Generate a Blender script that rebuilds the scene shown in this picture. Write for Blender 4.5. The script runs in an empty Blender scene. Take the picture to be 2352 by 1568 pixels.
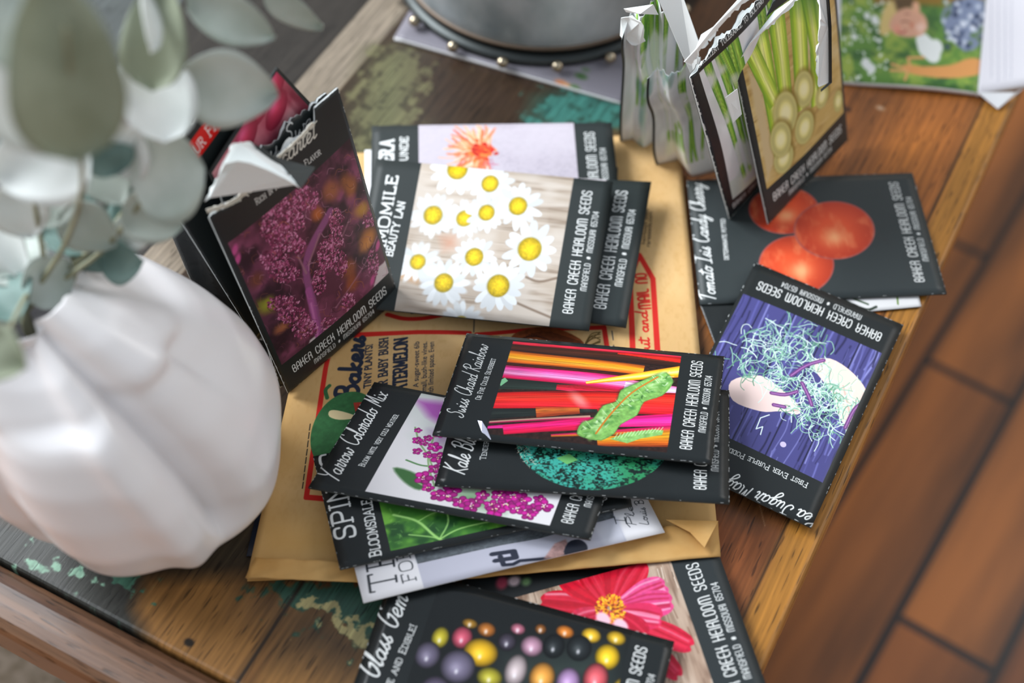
import bpy, math, random
import numpy as np
from mathutils import Vector, Matrix

# ---------------------------------------------------------------- camera, light, exposure
SC = bpy.context.scene
PITCH, ROLL, CAMH, FPX = 53.671, 1.0134, 0.5843, 50 * 2352 / 36
def _cam_axes():
    e, r = math.radians(PITCH), math.radians(ROLL)
    fw = np.array([0, math.cos(e), -math.sin(e)]); rt = np.array([1., 0, 0]); up = np.cross(rt, fw)
    return np.array([math.cos(r) * rt + math.sin(r) * up, -math.sin(r) * rt + math.cos(r) * up, fw])
AX = _cam_axes()
cd = bpy.data.cameras.new('camera'); cam = bpy.data.objects.new('camera', cd); SC.collection.objects.link(cam)
cam.matrix_world = Matrix([[AX[0][0], AX[1][0], -AX[2][0], 0], [AX[0][1], AX[1][1], -AX[2][1], 0], [AX[0][2], AX[1][2], -AX[2][2], CAMH], [0, 0, 0, 1]])
cd.lens = 50; cd.sensor_width = 36; cd.sensor_fit = 'HORIZONTAL'; cd.clip_start = .01; cd.clip_end = 60
cd.dof.use_dof = True; cd.dof.focus_distance = 0.68; cd.dof.aperture_fstop = 3.7; cd.dof.aperture_blades = 9
SC.camera = cam
w = bpy.data.worlds.new('world'); SC.world = w; w.use_nodes = True
bg = w.node_tree.nodes['Background']; bg.inputs[0].default_value = (.70, .80, .92, 1); bg.inputs[1].default_value = .50
def area(name, loc, target, sx, sy, power, col):
    l = bpy.data.lights.new(name, 'AREA'); l.shape = 'RECTANGLE'; l.size = sx; l.size_y = sy; l.energy = power; l.color = col
    o = bpy.data.objects.new(name, l); SC.collection.objects.link(o); o.location = loc
    o.rotation_euler = (Vector(target) - Vector(loc)).to_track_quat('-Z', 'Y').to_euler(); return o
area('window_light', (-1.7, 1.15, 1.6), (0, .4, 0), 1.4, 1.2, 88, (.93, .97, 1.0))
area('side_light', (1.9, 1.3, 1.7), (.2, .5, -.1), 1.2, 1.2, 9, (1.0, .97, .93))  # weaker area light from the right, its source unseen
SC.view_settings.view_transform = 'Standard'; SC.view_settings.look = 'None'; SC.view_settings.gamma = 1
SC.view_settings.use_curve_mapping = False; SC.view_settings.exposure = 0.45

def at(px, py, z=0.0):                       # point of the place at height z seen at that pixel
    d = ((px - 1176) / FPX) * AX[0] - ((py - 784) / FPX) * AX[1] + AX[2]
    t = (z - CAMH) / d[2]; return np.array([0, 0, CAMH]) + d * t

# ---------------------------------------------------------------- object helpers
def empty(name, loc=(0, 0, 0), rz=0.0):
    o = bpy.data.objects.new(name, None); SC.collection.objects.link(o); o.location = loc; o.rotation_euler = (0, 0, rz)
    o.empty_display_size = .02; return o
def tag(o, label=None, cat=None, group=None, kind=None):
    if label: o['label'] = label
    if cat: o['category'] = cat
    if group: o['group'] = group
    if kind: o['kind'] = kind
    return o
def mesh(name, V, F, mats, parent=None, uv=None, midx=None, smooth=True):
    me = bpy.data.meshes.new(name); V = np.asarray(V, float)
    if parent is not None:
        loc = np.array(parent.location); V = V - loc if parent.rotation_euler[2] == 0 else V
    me.from_pydata([tuple(p) for p in V], [], [tuple(f) for f in F])
    for m in (mats if isinstance(mats, (list, tuple)) else [mats]): me.materials.append(m)
    if uv is not None:
        L = me.uv_layers.new(name='uv'); vi = np.zeros(len(me.loops), dtype=np.int32); me.loops.foreach_get('vertex_index', vi)
        L.data.foreach_set('uv', np.asarray(uv, np.float32)[vi].ravel())
    if midx is not None: me.polygons.foreach_set('material_index', np.asarray(midx, dtype=np.int32))
    me.polygons.foreach_set('use_smooth', np.full(len(me.polygons), smooth))
    me.update(); o = bpy.data.objects.new(name, me); SC.collection.objects.link(o)
    if parent is not None: o.parent = parent
    return o

# ---------------------------------------------------------------- raster painting (procedural artwork, values in sRGB)
def hx(s): s = s.lstrip('#'); return np.array([int(s[i:i + 2], 16) / 255 for i in (0, 2, 4)])
def homog(src, dst):
    A = []
    for (x, y), (u, v) in zip(src, dst):
        A += [[x, y, 1, 0, 0, 0, -u * x, -u * y], [0, 0, 0, x, y, 1, -v * x, -v * y]]
    h = np.linalg.solve(np.array(A, float), np.array(dst, float).ravel()); return np.append(h, 1).reshape(3, 3)
def noise(w_, h_, cx, cy, seed=0, octv=3):
    r = np.random.RandomState(seed); out = np.zeros((h_, w_)); a = 1.; tot = 0
    for o in range(octv):
        nx, ny = max(1, int(cx * 2 ** o)), max(1, int(cy * 2 ** o)); g = r.rand(ny + 2, nx + 2)
        x = np.linspace(0, nx, w_, endpoint=False); y = np.linspace(0, ny, h_, endpoint=False)
        xi = x.astype(int); yi = y.astype(int); fx = x - xi; fy = (y - yi)[:, None]; fx = fx * fx * (3 - 2 * fx); fy = fy * fy * (3 - 2 * fy)
        g0 = g[yi][:, xi] * (1 - fx) + g[yi][:, xi + 1] * fx; g1 = g[yi + 1][:, xi] * (1 - fx) + g[yi + 1][:, xi + 1] * fx
        out += a * (g0 * (1 - fy) + g1 * fy); tot += a; a *= .55
    return out / tot
def chaikin(p, n=2, closed=False):
    p = np.asarray(p, float)
    for _ in range(n):
        if closed: q = np.roll(p, -1, 0); p = np.stack([.75 * p + .25 * q, .25 * p + .75 * q], 1).reshape(-1, 2)
        elif len(p) > 2:
            a, b = p[:-1], p[1:]; m = np.stack([.75 * a + .25 * b, .25 * a + .75 * b], 1).reshape(-1, 2); p = np.vstack([p[:1], m[1:-1], p[-1:]])
    return p
def catmull(p, n=5, closed=False):
    p = np.asarray(p, float)
    if len(p) < 3: return p
    P = np.vstack([p[-1], p, p[:2]]) if closed else np.vstack([2 * p[0] - p[1], p, 2 * p[-1] - p[-2]])
    out = []; t = np.linspace(0, 1, n, endpoint=False)[:, None]
    for i in range(1, len(P) - 2):
        a, b, c, d = P[i - 1], P[i], P[i + 1], P[i + 2]
        out.append(.5 * (2 * b + (c - a) * t + (2 * a - 5 * b + 4 * c - d) * t * t + (3 * b - a - 3 * c + d) * t ** 3))
    if not closed: out.append(P[-2][None])
    return np.vstack(out)
class Cv:
    def __init__(s, W, H, K=6.5, col='#262b2b', px=None):
        s.W, s.H, s.K = W, H, K; s.w, s.h = int(W * K), int(H * K); s.a = np.zeros((s.h, s.w, 3)) + (hx(col) if isinstance(col, str) else col)
        s.M = homog(px, [(0, 0), (W, 0), (W, H), (0, H)]) if px is not None else None; s.r = random.Random(5)
    def P(s, *q):                            # photo pixels -> millimetres on the sheet
        q = np.atleast_2d(np.array(q[0] if len(q) == 1 else q, float)); v = np.hstack([q, np.ones((len(q), 1))]) @ s.M.T; return v[:, :2] / v[:, 2:]
    def box(s, p, pad):
        p = np.asarray(p) * s.K; x0, y0 = np.floor(p.min(0) - pad).astype(int); x1, y1 = np.ceil(p.max(0) + pad).astype(int)
        x0, y0 = max(0, x0), max(0, y0); x1, y1 = min(s.w, x1), min(s.h, y1)
        if x1 <= x0 or y1 <= y0: return None
        return x0, y0, x1, y1, (np.arange(x0, x1) + .5)[None, :] / s.K, (np.arange(y0, y1) + .5)[:, None] / s.K
    def blend(s, b, m, col):
        x0, y0, x1, y1 = b[:4]; m = np.clip(m, 0, 1)[..., None]; R = s.a[y0:y1, x0:x1]; c = hx(col) if isinstance(col, str) else col; R += (c - R) * m
    def sd(s, b, p, closed):                 # distance to a polyline, inside flag
        X, Y = b[4], b[5]; d = np.full((b[3] - b[1], b[2] - b[0]), 1e9); ins = np.zeros(d.shape, bool); n = len(p)
        for i in range(n if closed else n - 1):
            a, c = p[i], p[(i + 1) % n]; vx, vy = c - a; L = vx * vx + vy * vy + 1e-12
            t = np.clip(((X - a[0]) * vx + (Y - a[1]) * vy) / L, 0, 1); d = np.minimum(d, (X - a[0] - t * vx) ** 2 + (Y - a[1] - t * vy) ** 2)
            if closed and a[1] != c[1]: ins ^= ((a[1] > Y) != (c[1] > Y)) & (X < vx * (Y - a[1]) / (c[1] - a[1]) + a[0])
        return np.sqrt(d), ins
    def fill(s, p, col, al=1., soft=.0, seed=None, amp=0., sm=0):
        p = np.asarray(p, float)
        if sm: p = catmull(p, sm, True)
        b = s.box(p, 2 + soft * s.K)
        if b is None: return
        d, ins = s.sd(b, p, True); d = np.where(ins, d, -d); k = max(soft, .5 / s.K); m = .5 + d / (2 * k)
        if callable(col): col = col(b[4], b[5], d)
        elif amp:
            col = (hx(col) if isinstance(col, str) else col) * (1 + amp * (2 * noise(b[2] - b[0], b[3] - b[1], max(2, (b[2] - b[0]) / 9), max(2, (b[3] - b[1]) / 9), seed or 1)[..., None] - 1))
        s.blend(b, m * al, col)
    def line(s, p, wd, col, al=1., soft=0., sm=0, wfn=None):
        p = np.asarray(p, float)
        if sm: p = catmull(p, sm)
        b = s.box(p, 2 + (wd + soft) * s.K)
        if b is None: return
        if len(p) * (b[2] - b[0]) * (b[3] - b[1]) > 3e6:          # long lines in pieces
            for i in range(0, len(p) - 1, 3): s.line(p[i:i + 4], wd, col, al, soft)
            return
        d, _ = s.sd(b, p, False); k = max(soft, .5 / s.K); s.blend(b, (.5 + (wd / 2 - d) / (2 * k)) * al, col)
    def disc(s, c, rx, ry=None, ang=0., col='#ffffff', al=1., soft=0.):
        ry = ry or rx; R = max(rx, ry); c = np.asarray(c, float); b = s.box([c - R, c + R], 2 + soft * s.K)
        if b is None: return
        X, Y = b[4] - c[0], b[5] - c[1]; ca, sa = math.cos(ang), math.sin(ang); U, V_ = (X * ca + Y * sa) / rx, (-X * sa + Y * ca) / ry
        q = np.sqrt(U * U + V_ * V_); k = max(soft, .5 / s.K) / min(rx, ry)
        if callable(col): col = col(U, V_, q)
        s.blend(b, (.5 + (1 - q) / (2 * k)) * al, col)
    def band(s, p0, p1, w0, w1, cols, seed=0, amp=.15, al=1., bend=0.):
        p0, p1 = np.asarray(p0, float), np.asarray(p1, float); W_ = max(w0, w1) / 2 + abs(bend); b = s.box([p0 - W_, p0 + W_, p1 - W_, p1 + W_], 2)
        if b is None: return
        v = p1 - p0; L = np.hypot(*v); v = v / L; X, Y = b[4] - p0[0], b[5] - p0[1]; t = (X * v[0] + Y * v[1]) / L; o = -X * v[1] + Y * v[0] + bend * 4 * t * (1 - t)
        wd = (w0 + (w1 - w0) * t) / 2; q = o / np.maximum(wd, 1e-3); k = .5 / s.K; m = np.minimum(.5 + (wd - abs(o)) / (2 * k), .5 + (L / 2 - abs(t * L - L / 2)) / (2 * k))
        cs = np.array([hx(c) for c in cols]); f = np.clip((q + 1) / 2, 0, 1) * (len(cs) - 1); i = np.minimum(f.astype(int), len(cs) - 2); f = (f - i)[..., None]; C_ = cs[i] * (1 - f) + cs[i + 1] * f
        r = np.random.RandomState(seed); st = r.rand(60, 6); gi = np.clip((q + 1) * 29, 0, 58.99); a0 = gi.astype(int); ft = np.clip(t, 0, 1) * 4.99; t0 = ft.astype(int); fr = gi - a0; ff = ft - t0
        sn = (st[a0, t0] * (1 - fr) + st[a0 + 1, t0] * fr) * (1 - ff) + (st[a0, t0 + 1] * (1 - fr) + st[a0 + 1, t0 + 1] * fr) * ff
        s.blend(b, m * al, C_ * (1 + amp * (2 * sn - 1))[..., None])
    def tint(s, n, col, lo=.4, hi=.7, al=1.):  # blend a colour where a noise field is high
        m = np.clip((n - lo) / (hi - lo), 0, 1)[..., None] * al; s.a += ((hx(col) if isinstance(col, str) else col) - s.a) * m
    def nz(s, cx, cy, seed=0, octv=3): return noise(s.w, s.h, cx, cy, seed, octv)
    def blur(s, r_):
        n = max(1, int(r_ * s.K))
        for _ in range(2):
            for ax in (0, 1):
                A = np.concatenate([np.repeat(s.a.take([0], ax), n, ax), s.a, np.repeat(s.a.take([-1], ax), n, ax)], ax).cumsum(ax)
                Z = np.zeros_like(A.take([0], ax)); A = np.concatenate([Z, A], ax); L = s.a.shape[ax]
                s.a = (A.take(range(2 * n, 2 * n + L), ax) - A.take(range(0, L), ax)) / (2 * n)
    def frame(s, u0, u1, v0, v1, col='#23292a'):       # everything outside a rectangle
        for q in ([(-1, -1), (u0, -1), (u0, s.H + 1), (-1, s.H + 1)], [(u1, -1), (s.W + 1, -1), (s.W + 1, s.H + 1), (u1, s.H + 1)],
                  [(-1, -1), (s.W + 1, -1), (s.W + 1, v0), (-1, v0)], [(-1, v1), (s.W + 1, v1), (s.W + 1, s.H + 1), (-1, s.H + 1)]): s.fill(q, col)
    def image(s, name):
        im = bpy.data.images.new(name, s.w, s.h); im.colorspace_settings.name = 'sRGB'
        buf = np.ones((s.h, s.w, 4), np.float32); buf[..., :3] = np.clip(s.a, 0, 1); im.pixels.foreach_set(buf.ravel()); im.update(); im.pack(); return im
# ---------------------------------------------------------------- lettering drawn stroke by stroke
def G(d): return {k: (v[0], [(t[0], [tuple(map(float, q.split(','))) for q in t[1:].split()]) for t in v[1:]]) for k, v in d.items()}
BRAND = G({'A': (4.2, 'r0,0 0,10 4.2,10 4.2,0', 'l0,4 4.2,4'), 'B': (4.2, 'r0,5 0,10 3.8,10 3.8,5.3 0,5.2', 'r0,5.2 4.2,5 4.2,0 0,0 0,5.2'), 'C': (4.2, 'r4.2,7.4 4.2,10 0,10 0,0 4.2,0 4.2,2.6'),
 'D': (4.2, 'l0,0 0,10', 'r0,10 4.2,10 4.2,0 0,0'), 'E': (3.8, 'r3.8,10 0,10 0,0 3.8,0', 'l0,5 3.4,5'), 'F': (3.8, 'r3.8,10 0,10 0,0', 'l0,5 3.4,5'), 'H': (4.2, 'l0,0 0,10', 'l4.2,0 4.2,10', 'l0,5 4.2,5'),
 'I': (.2, 'l0,0 0,10'), 'K': (4.2, 'l0,0 0,10', 'l4,10 3.2,5 0,5', 'r3,5 4.2,5 4.2,0'), 'L': (3.6, 'r0,10 0,0 3.6,0'), 'M': (6.8, 'r0,0 0,10 3.4,10 3.4,0', 'r3.4,10 6.8,10 6.8,0', 'l3.2,10 3.6,10'),
 'N': (4.2, 'r0,0 0,10 4.2,10 4.2,0'), 'O': (4.2, 'r0,5 0,10 4.2,10 4.2,0 0,0 0,5'), 'R': (4.2, 'r0,0 0,10 4.2,10 4.2,5.2 0,5.2', 'r2.6,5.2 4.2,5 4.2,0'), 'S': (4.2, 'r4.2,7.6 4.2,10 0,10 0,5.2 4.2,4.8 4.2,0 0,0 0,2.4'),
 'U': (4.2, 'r0,10 0,0 4.2,0 4.2,10'), '6': (4, 'r4,8 4,10 0,10 0,0 4,0 4,5.4 0,5.4'), '5': (4, 'l4,10 0,10 0,5.6', 'r0,5.6 4,6 4,0 0,0 0,2'), '7': (4, 'l0,10 4,10 1.4,0'), '0': (4, 'r0,5 0,10 4,10 4,0 0,0 0,5'),
 '4': (4, 'l3.2,0 3.2,10 0,3 4.2,3'), '*': (7, 'l1,5 6,5', 'l3.5,2 3.5,8', 'l1.6,2.8 5.4,7.2', 'l1.6,7.2 5.4,2.8', 'l2.6,2.4 4.4,7.6'), ' ': (3.2,)})
CAPS = G({'A': (6.4, 'l0,0 3.2,10 6.4,0', 'l1.2,3.6 5.2,3.6'), 'B': (5.4, 'l.6,0 .6,10', 'r.6,10 4.8,10 4.8,5.4 .6,5.4', 'r.6,5.4 5.4,5.4 5.4,0 .6,0'), 'C': (5.6, 'r5.4,7 5.4,10 0,10 0,0 5.4,0 5.4,3'), 'D': (5.8, 'l.6,0 .6,10', 'r.6,10 5.8,10 5.8,0 .6,0'),
 'E': (5, 'l.6,0 .6,10', 'l.6,10 4.8,10 4.8,8.6', 'l.6,5.2 3.8,5.2', 'l.6,0 5,0 5,1.5'), 'F': (5, 'l.6,0 .6,10', 'l.6,10 4.8,10 4.8,8.6', 'l.6,5.2 3.8,5.2'), 'G': (5.8, 'r5.4,7.4 5.4,10 0,10 0,0 5.4,0 5.4,4', 'l3.4,4.4 6,4.4'),
 'H': (6, 'l.6,0 .6,10', 'l5.4,0 5.4,10', 'l.6,5 5.4,5'), 'I': (1.6, 'l.8,0 .8,10'), 'K': (5.6, 'l.6,0 .6,10', 'l5,10 .8,4.6 5.4,0'), 'L': (4.8, 'l.6,10 .6,0 4.8,0 4.8,1.6'), 'M': (7.4, 'l.6,0 .8,10 3.7,2 6.6,10 6.8,0'),
 'N': (6.2, 'l.6,0 .6,10 5.6,0 5.6,10'), 'O': (6, 'r0,5 0,10 6,10 6,0 0,0 0,5'), 'P': (5.2, 'l.6,0 .6,10', 'r.6,10 5.2,10 5.2,4.8 .6,4.8'), 'R': (5.8, 'l.6,0 .6,10', 'r.6,10 5,10 5,5 .6,5', 'l2.8,5 5.6,0'), 'S': (5, 'r4.8,7.4 4.8,10 .2,10 .2,5.4 4.8,4.8 4.8,0 0,0 0,2.8'),
 'T': (5.6, 'l2.8,0 2.8,10', 'l0,8.6 0,10 5.6,10 5.6,8.6'), 'U': (6, 'r.6,10 .6,0 5.4,0 5.4,10'), 'V': (6, 'l0,10 3,0 6,10'), 'W': (8.4, 'l0,10 2,0 4.2,8 6.4,0 8.4,10'), 'X': (6, 'l.4,0 5.6,10', 'l.4,10 5.6,0'), 'Y': (6, 'l3,0 3,5', 'l0,10 3,5 6,10'),
 '!': (1.4, 'l.7,3.4 .7,10', 'l.7,0 .7,.8'), '-': (3, 'l.2,4.4 2.8,4.4'), '.': (1, 'l.5,0 .5,.4'), ' ': (3.4,)})
SCRIPT = G({'a': (4.6, 'c3.4,3.6 2,4.3 .5,3 .4,1 1.6,0 3,1.2 3.6,4 3.3,1 3.8,0 4.9,.8'), 'b': (4, 'c0,2 1.5,8 1.8,10.5 1,10 .8,5 .8,.8 2,0 3.4,1.4 3.2,3.4 1.8,3.8 .9,2.6'), 'c': (3.6, 'c3,3.4 2,4.2 .6,3 .4,1.2 1.6,0 3.6,1'),
 'd': (4.6, 'c3.2,3.6 2,4.2 .4,2.8 .4,1 1.6,0 3,1.4 4.6,10.5 3.4,2 3.6,.2 4.9,.8'), 'e': (3.6, 'c0,1.2 2.4,2.6 2.6,4 1.4,4.3 .3,2.6 .6,.4 2,0 3.8,1.2'), 'g': (4.4, 'c3.2,3.6 2,4.2 .4,2.8 .5,.8 1.8,.4 3,2 3.4,4 2.6,-2 1,-4.4 -.4,-3.4 1,-1.4 4.6,.8'),
 'h': (4.4, 'c0,0 1.2,6 1.8,10.5 .9,7 .3,0', 'c.5,1.6 2,4 3,3.4 2.6,.8 3,0 4.4,.8'), 'i': (1.8, 'c.4,4 .2,1 .7,0 1.8,.8', 'l.8,6 .9,6.5'), 'k': (3.6, 'c1.6,10.5 .3,0', 'c3,4.4 .7,2.2 2.8,0 3.6,.4'), 'l': (2, 'c0,1 1.6,7 1.8,10.5 1,9 .4,2 .8,0 2,.8'),
 'm': (5.6, 'l.4,4 .2,0', 'c.3,2.4 1.6,4.2 2.2,3.4 2,0', 'c2.1,2.4 3.6,4.2 4.2,3.4 4,.6 4.6,0 5.6,.8'), 'n': (3.8, 'l.4,4 .2,0', 'c.3,2.2 1.8,4.2 2.5,3.4 2.3,.6 2.9,0 3.9,.8'), 'o': (3.7, 'c1.8,4.2 .4,3 .4,.8 1.6,0 3,1.2 2.9,3.4 1.8,4.2 2.8,3.3 3.9,3.7'),
 'r': (3.2, 'c0,0 .9,4.4 .8,5 1.5,3.8 2.7,4.1 2,1 2.6,0 3.5,.8'), 's': (2.7, 'c0,.6 1.8,4.6 1.2,2.6 2.4,1.2 1.2,-.2 0,.6'), 't': (2.2, 'c1.4,8.5 .4,1 1,0 2.2,.8', 'l-.8,6.4 3,7'), 'u': (4.1, 'c.4,4 .3,1 1.2,0 2.6,1.4 3.1,4 2.8,.6 3.4,0 4.3,.8'),
 'w': (5, 'c.3,4 .3,.8 1.2,0 2.4,2.6 2.5,.8 3.4,0 4.6,2 4.4,4.2 5.3,3.6'), 'x': (3.5, 'c-.2,0 1,.6 2.8,4 3.4,4.2', 'c.4,4.2 1.4,2.6 2.2,.2 3.4,.4'), 'y': (3.8, 'c.4,4 .4,1.2 1.4,.4 2.8,2 3.2,4.2 2.2,-2 .8,-4.2 -.2,-3.2 1.2,-1.2 4,.8'),
 'S': (4.8, 'c4.6,9.5 3.8,11 2,10.4 1.6,8 3.4,5.6 3.4,2 1.4,0 -.4,1 .2,2.6'), 'C': (4.6, 'c4.4,9.4 4,11 2,10.4 .2,6 .6,1.4 2.4,0 4.8,1.8'), 'R': (5, 'l1.6,10 .4,0', 'c-.6,8 1.6,10.8 4.6,10 4.4,7 1.2,5.4 2.6,3 4.4,0 5.4,.4'), 'K': (4.6, 'l1.2,10.8 0,0', 'c4.8,10.8 .8,5 4.6,-.6'),
 'B': (4.6, 'l1,10.2 .2,0', 'c-.8,8.6 1.4,10.8 3.8,10.2 3.6,7 1,5.6 3.6,5 4,2 2,0 -.4,.6'), 'Y': (4.4, 'c0,10.6 1,7 2.6,5.6', 'c5,10.8 2.6,5.6 .8,-.8'), 'M': (6.2, 'l0,0 1.8,10.8 2.4,2 5,10.8 5,1 6,.2'), 'G': (5, 'c4.6,9.4 3.8,11 1.4,9.4 .2,4.6 .8,.8 2.6,.2 4.2,3.4 4.2,5.4', 'c2.8,5 4.4,5.6 3.8,1.6'),
 'T': (3.6, 'l1.8,10.2 .8,0', 'c-1.4,9 1.4,10.2 5,10.4'), 'I': (3.6, 'l2,10.2 .9,0', 'l0,10 3.9,10.6', 'l-.8,-.2 2.8,.2'), 'P': (4.2, 'l1.6,10 .2,0', 'c-.6,8 1.6,10.8 4.6,10 4.4,6.6 1,5'), 'D': (4.8, 'l1.4,10 .4,.2', 'c-.6,8.4 2,10.8 4.8,8 4.2,2.4 1.6,0 .2,.2'), 'L': (4, 'c2.6,10.8 1,5 0,.2 3.8,.6'), ' ': (3,)})
def text(c, s, p0, p1, cap, col='#e9ebea', font=BRAND, th=.13, shear=0., small=None, gap=None, serif=0.):
    p0, p1 = np.asarray(p0, float).ravel(), np.asarray(p1, float).ravel(); g = gap if gap is not None else (2.1 if font is BRAND else .5 if font is SCRIPT else 1.7)
    lay = []; x = 0; first = True
    for ch in s:
        k = 1.; C_ = ch
        if small and font is CAPS:
            if ch != ' ' and ch.islower(): k = small
            C_ = ch.upper()
        W_, st = font.get(C_, font[' ']); lay.append((x, k, st)); x += (W_ + g) * k
    tot = x - g; d = p1 - p0; L = np.hypot(*d); d = d / L; n = np.array([-d[1], d[0]]); sx = L / tot; sy = cap / 10
    for x, k, st in lay:
        for m, q in st:
            q = np.array(q)
            if m == 'r': q = chaikin(q, 2)
            elif m == 'c': q = catmull(q, 5)
            def T(q): q = np.atleast_2d(q); return p0 + ((x + q[:, :1] * k + shear * q[:, 1:] * k * sy / sx) * sx) * d + (q[:, 1:] * sy * k) * n
            c.line(T(q), th * cap * (k ** .5), col)
            if serif and m != 'c':
                for e in (q[0], q[-1]):
                    if e[1] in (0, 10) and not (m == 'r' and len(st) == 1): c.line(T([(e[0] - 1.1, e[1]), (e[0] + 1.1, e[1])]), serif * cap, col)
    return
_tx = {}
def sans(c, s, p0, p1, cap, col='#20242b', bold=0):  # plain letters from Blender's built-in face
    if s not in _tx:
        cu = bpy.data.curves.new('t', 'FONT'); cu.body = s; ob = bpy.data.objects.new('t', cu); SC.collection.objects.link(ob); dg = bpy.context.evaluated_depsgraph_get(); dg.update()
        me = ob.evaluated_get(dg).to_mesh(); v = np.array([q.co[:2] for q in me.vertices]); me.calc_loop_triangles(); f = np.array([t.vertices[:] for t in me.loop_triangles]); bpy.data.objects.remove(ob); bpy.data.curves.remove(cu); _tx[s] = (v, f)
    v, f = _tx[s]; p0, p1 = np.asarray(p0, float).ravel(), np.asarray(p1, float).ravel(); d = p1 - p0; L = np.hypot(*d); d /= L; n = np.array([-d[1], d[0]]); x0, x1 = v[:, 0].min(), v[:, 0].max()
    T = p0 + ((v[:, :1] - x0) / (x1 - x0) * L) * d + v[:, 1:] / .73 * cap * n; b = c.box(T, 2); 
    if b is None: return
    S = 3; w_, h_ = (b[2] - b[0]) * S, (b[3] - b[1]) * S; M_ = np.zeros((h_, w_)); Q = (T * c.K - np.array([b[0], b[1]])) * S
    for t in f:
        a = Q[t]; x0_, y0_ = np.maximum(np.floor(a.min(0)).astype(int), 0); x1_, y1_ = np.ceil(a.max(0)).astype(int) + 1; x1_, y1_ = min(x1_, w_), min(y1_, h_)
        if x1_ <= x0_ or y1_ <= y0_: continue
        X = np.arange(x0_, x1_)[None] + .5; Y = np.arange(y0_, y1_)[:, None] + .5; e = []
        for i in range(3): p, q = a[i], a[(i + 1) % 3]; e.append((q[0] - p[0]) * (Y - p[1]) - (q[1] - p[1]) * (X - p[0]))
        M_[y0_:y1_, x0_:x1_] = np.maximum(M_[y0_:y1_, x0_:x1_], ((e[0] >= -.5) & (e[1] >= -.5) & (e[2] >= -.5)) | ((e[0] <= .5) & (e[1] <= .5) & (e[2] <= .5)))
    m = M_.reshape(h_ // S, S, w_ // S, S).mean((1, 3)); c.blend(b, m, col)
    if bold: c.blend(b, np.maximum(m, np.roll(m, 1, 1)), col); c.blend(b, np.roll(m, 1, 0), col)
# ---------------------------------------------------------------- materials
def mat(name, col=(.5, .5, .5), rough=.5, metal=0., spec=.5, coat=0.):
    m = bpy.data.materials.new(name); m.use_nodes = True; b = m.node_tree.nodes['Principled BSDF']
    if isinstance(col, str): c = hx(col); col = tuple(np.where(c <= .04045, c / 12.92, ((c + .055) / 1.055) ** 2.4))
    b.inputs['Base Color'].default_value = (*col[:3], 1); b.inputs['Roughness'].default_value = rough; b.inputs['Metallic'].default_value = metal
    b.inputs['Specular IOR Level'].default_value = spec; b.inputs['Coat Weight'].default_value = coat; b.inputs['Coat Roughness'].default_value = .15; return m
def nd(m, t, **k):
    n = m.node_tree.nodes.new(t)
    for a, v in k.items():
        if a.startswith('i_'): n.inputs[int(a[2:]) if a[2:].isdigit() else a[2:].replace('_', ' ')].default_value = v
        else: setattr(n, a, v)
    return n
def lk(m, a, b): m.node_tree.links.new(a, b)
def bump(m, scale=60, strength=.2, dist=.001, stretch=None, detail=3, co='Object'):
    t = nd(m, 'ShaderNodeTexCoord'); mp = nd(m, 'ShaderNodeMapping'); n = nd(m, 'ShaderNodeTexNoise'); n.inputs['Scale'].default_value = scale; n.inputs['Detail'].default_value = detail
    if stretch: mp.inputs['Scale'].default_value = stretch
    b = nd(m, 'ShaderNodeBump'); b.inputs['Strength'].default_value = strength; b.inputs['Distance'].default_value = dist
    lk(m, t.outputs[co], mp.inputs[0]); lk(m, mp.outputs[0], n.inputs['Vector']); lk(m, n.outputs[0], b.inputs['Height'])
    lk(m, b.outputs[0], m.node_tree.nodes['Principled BSDF'].inputs['Normal']); return n
def mottled(m, c1, c2, scale=20, detail=4, stretch=(1, 1, 1), lo=.35, hi=.65, co='Object'):
    f = lambda s: (*np.where(hx(s) <= .04045, hx(s) / 12.92, ((hx(s) + .055) / 1.055) ** 2.4), 1)
    t = nd(m, 'ShaderNodeTexCoord'); mp = nd(m, 'ShaderNodeMapping'); mp.inputs['Scale'].default_value = stretch; n = nd(m, 'ShaderNodeTexNoise'); n.inputs['Scale'].default_value = scale; n.inputs['Detail'].default_value = detail
    r = nd(m, 'ShaderNodeValToRGB'); r.color_ramp.elements[0].position = lo; r.color_ramp.elements[1].position = hi; r.color_ramp.elements[0].color = f(c1); r.color_ramp.elements[1].color = f(c2)
    lk(m, t.outputs[co], mp.inputs[0]); lk(m, mp.outputs[0], n.inputs['Vector']); lk(m, n.outputs[0], r.inputs[0]); lk(m, r.outputs[0], m.node_tree.nodes['Principled BSDF'].inputs['Base Color']); return r
def print_mat(c, name, rough=.42, spec=.4, bstr=.12, bscale=55, coat=0.):
    m = mat(name, rough=rough, spec=spec, coat=coat); i = nd(m, 'ShaderNodeTexImage'); i.image = c.image(name); i.interpolation = 'Cubic'; i.extension = 'EXTEND'
    lk(m, i.outputs[0], m.node_tree.nodes['Principled BSDF'].inputs['Base Color']); bump(m, bscale, bstr, .0015); return m
M_BACK = mat('black_pouch_back', '#2b3030', .45); bump(M_BACK, 60, .15, .001)
M_WHITE = mat('torn_white_paper', '#eef2f2', .7); bump(M_WHITE, 90, .2, .0006)
M_CARDBACK = mat('white_card_stock', '#dcdde0', .6)
M_DARKPOUCH = mat('black_glossy_pouch', '#262b2b', .26, spec=.6); bump(M_DARKPOUCH, 70, .5, .002)

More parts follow.
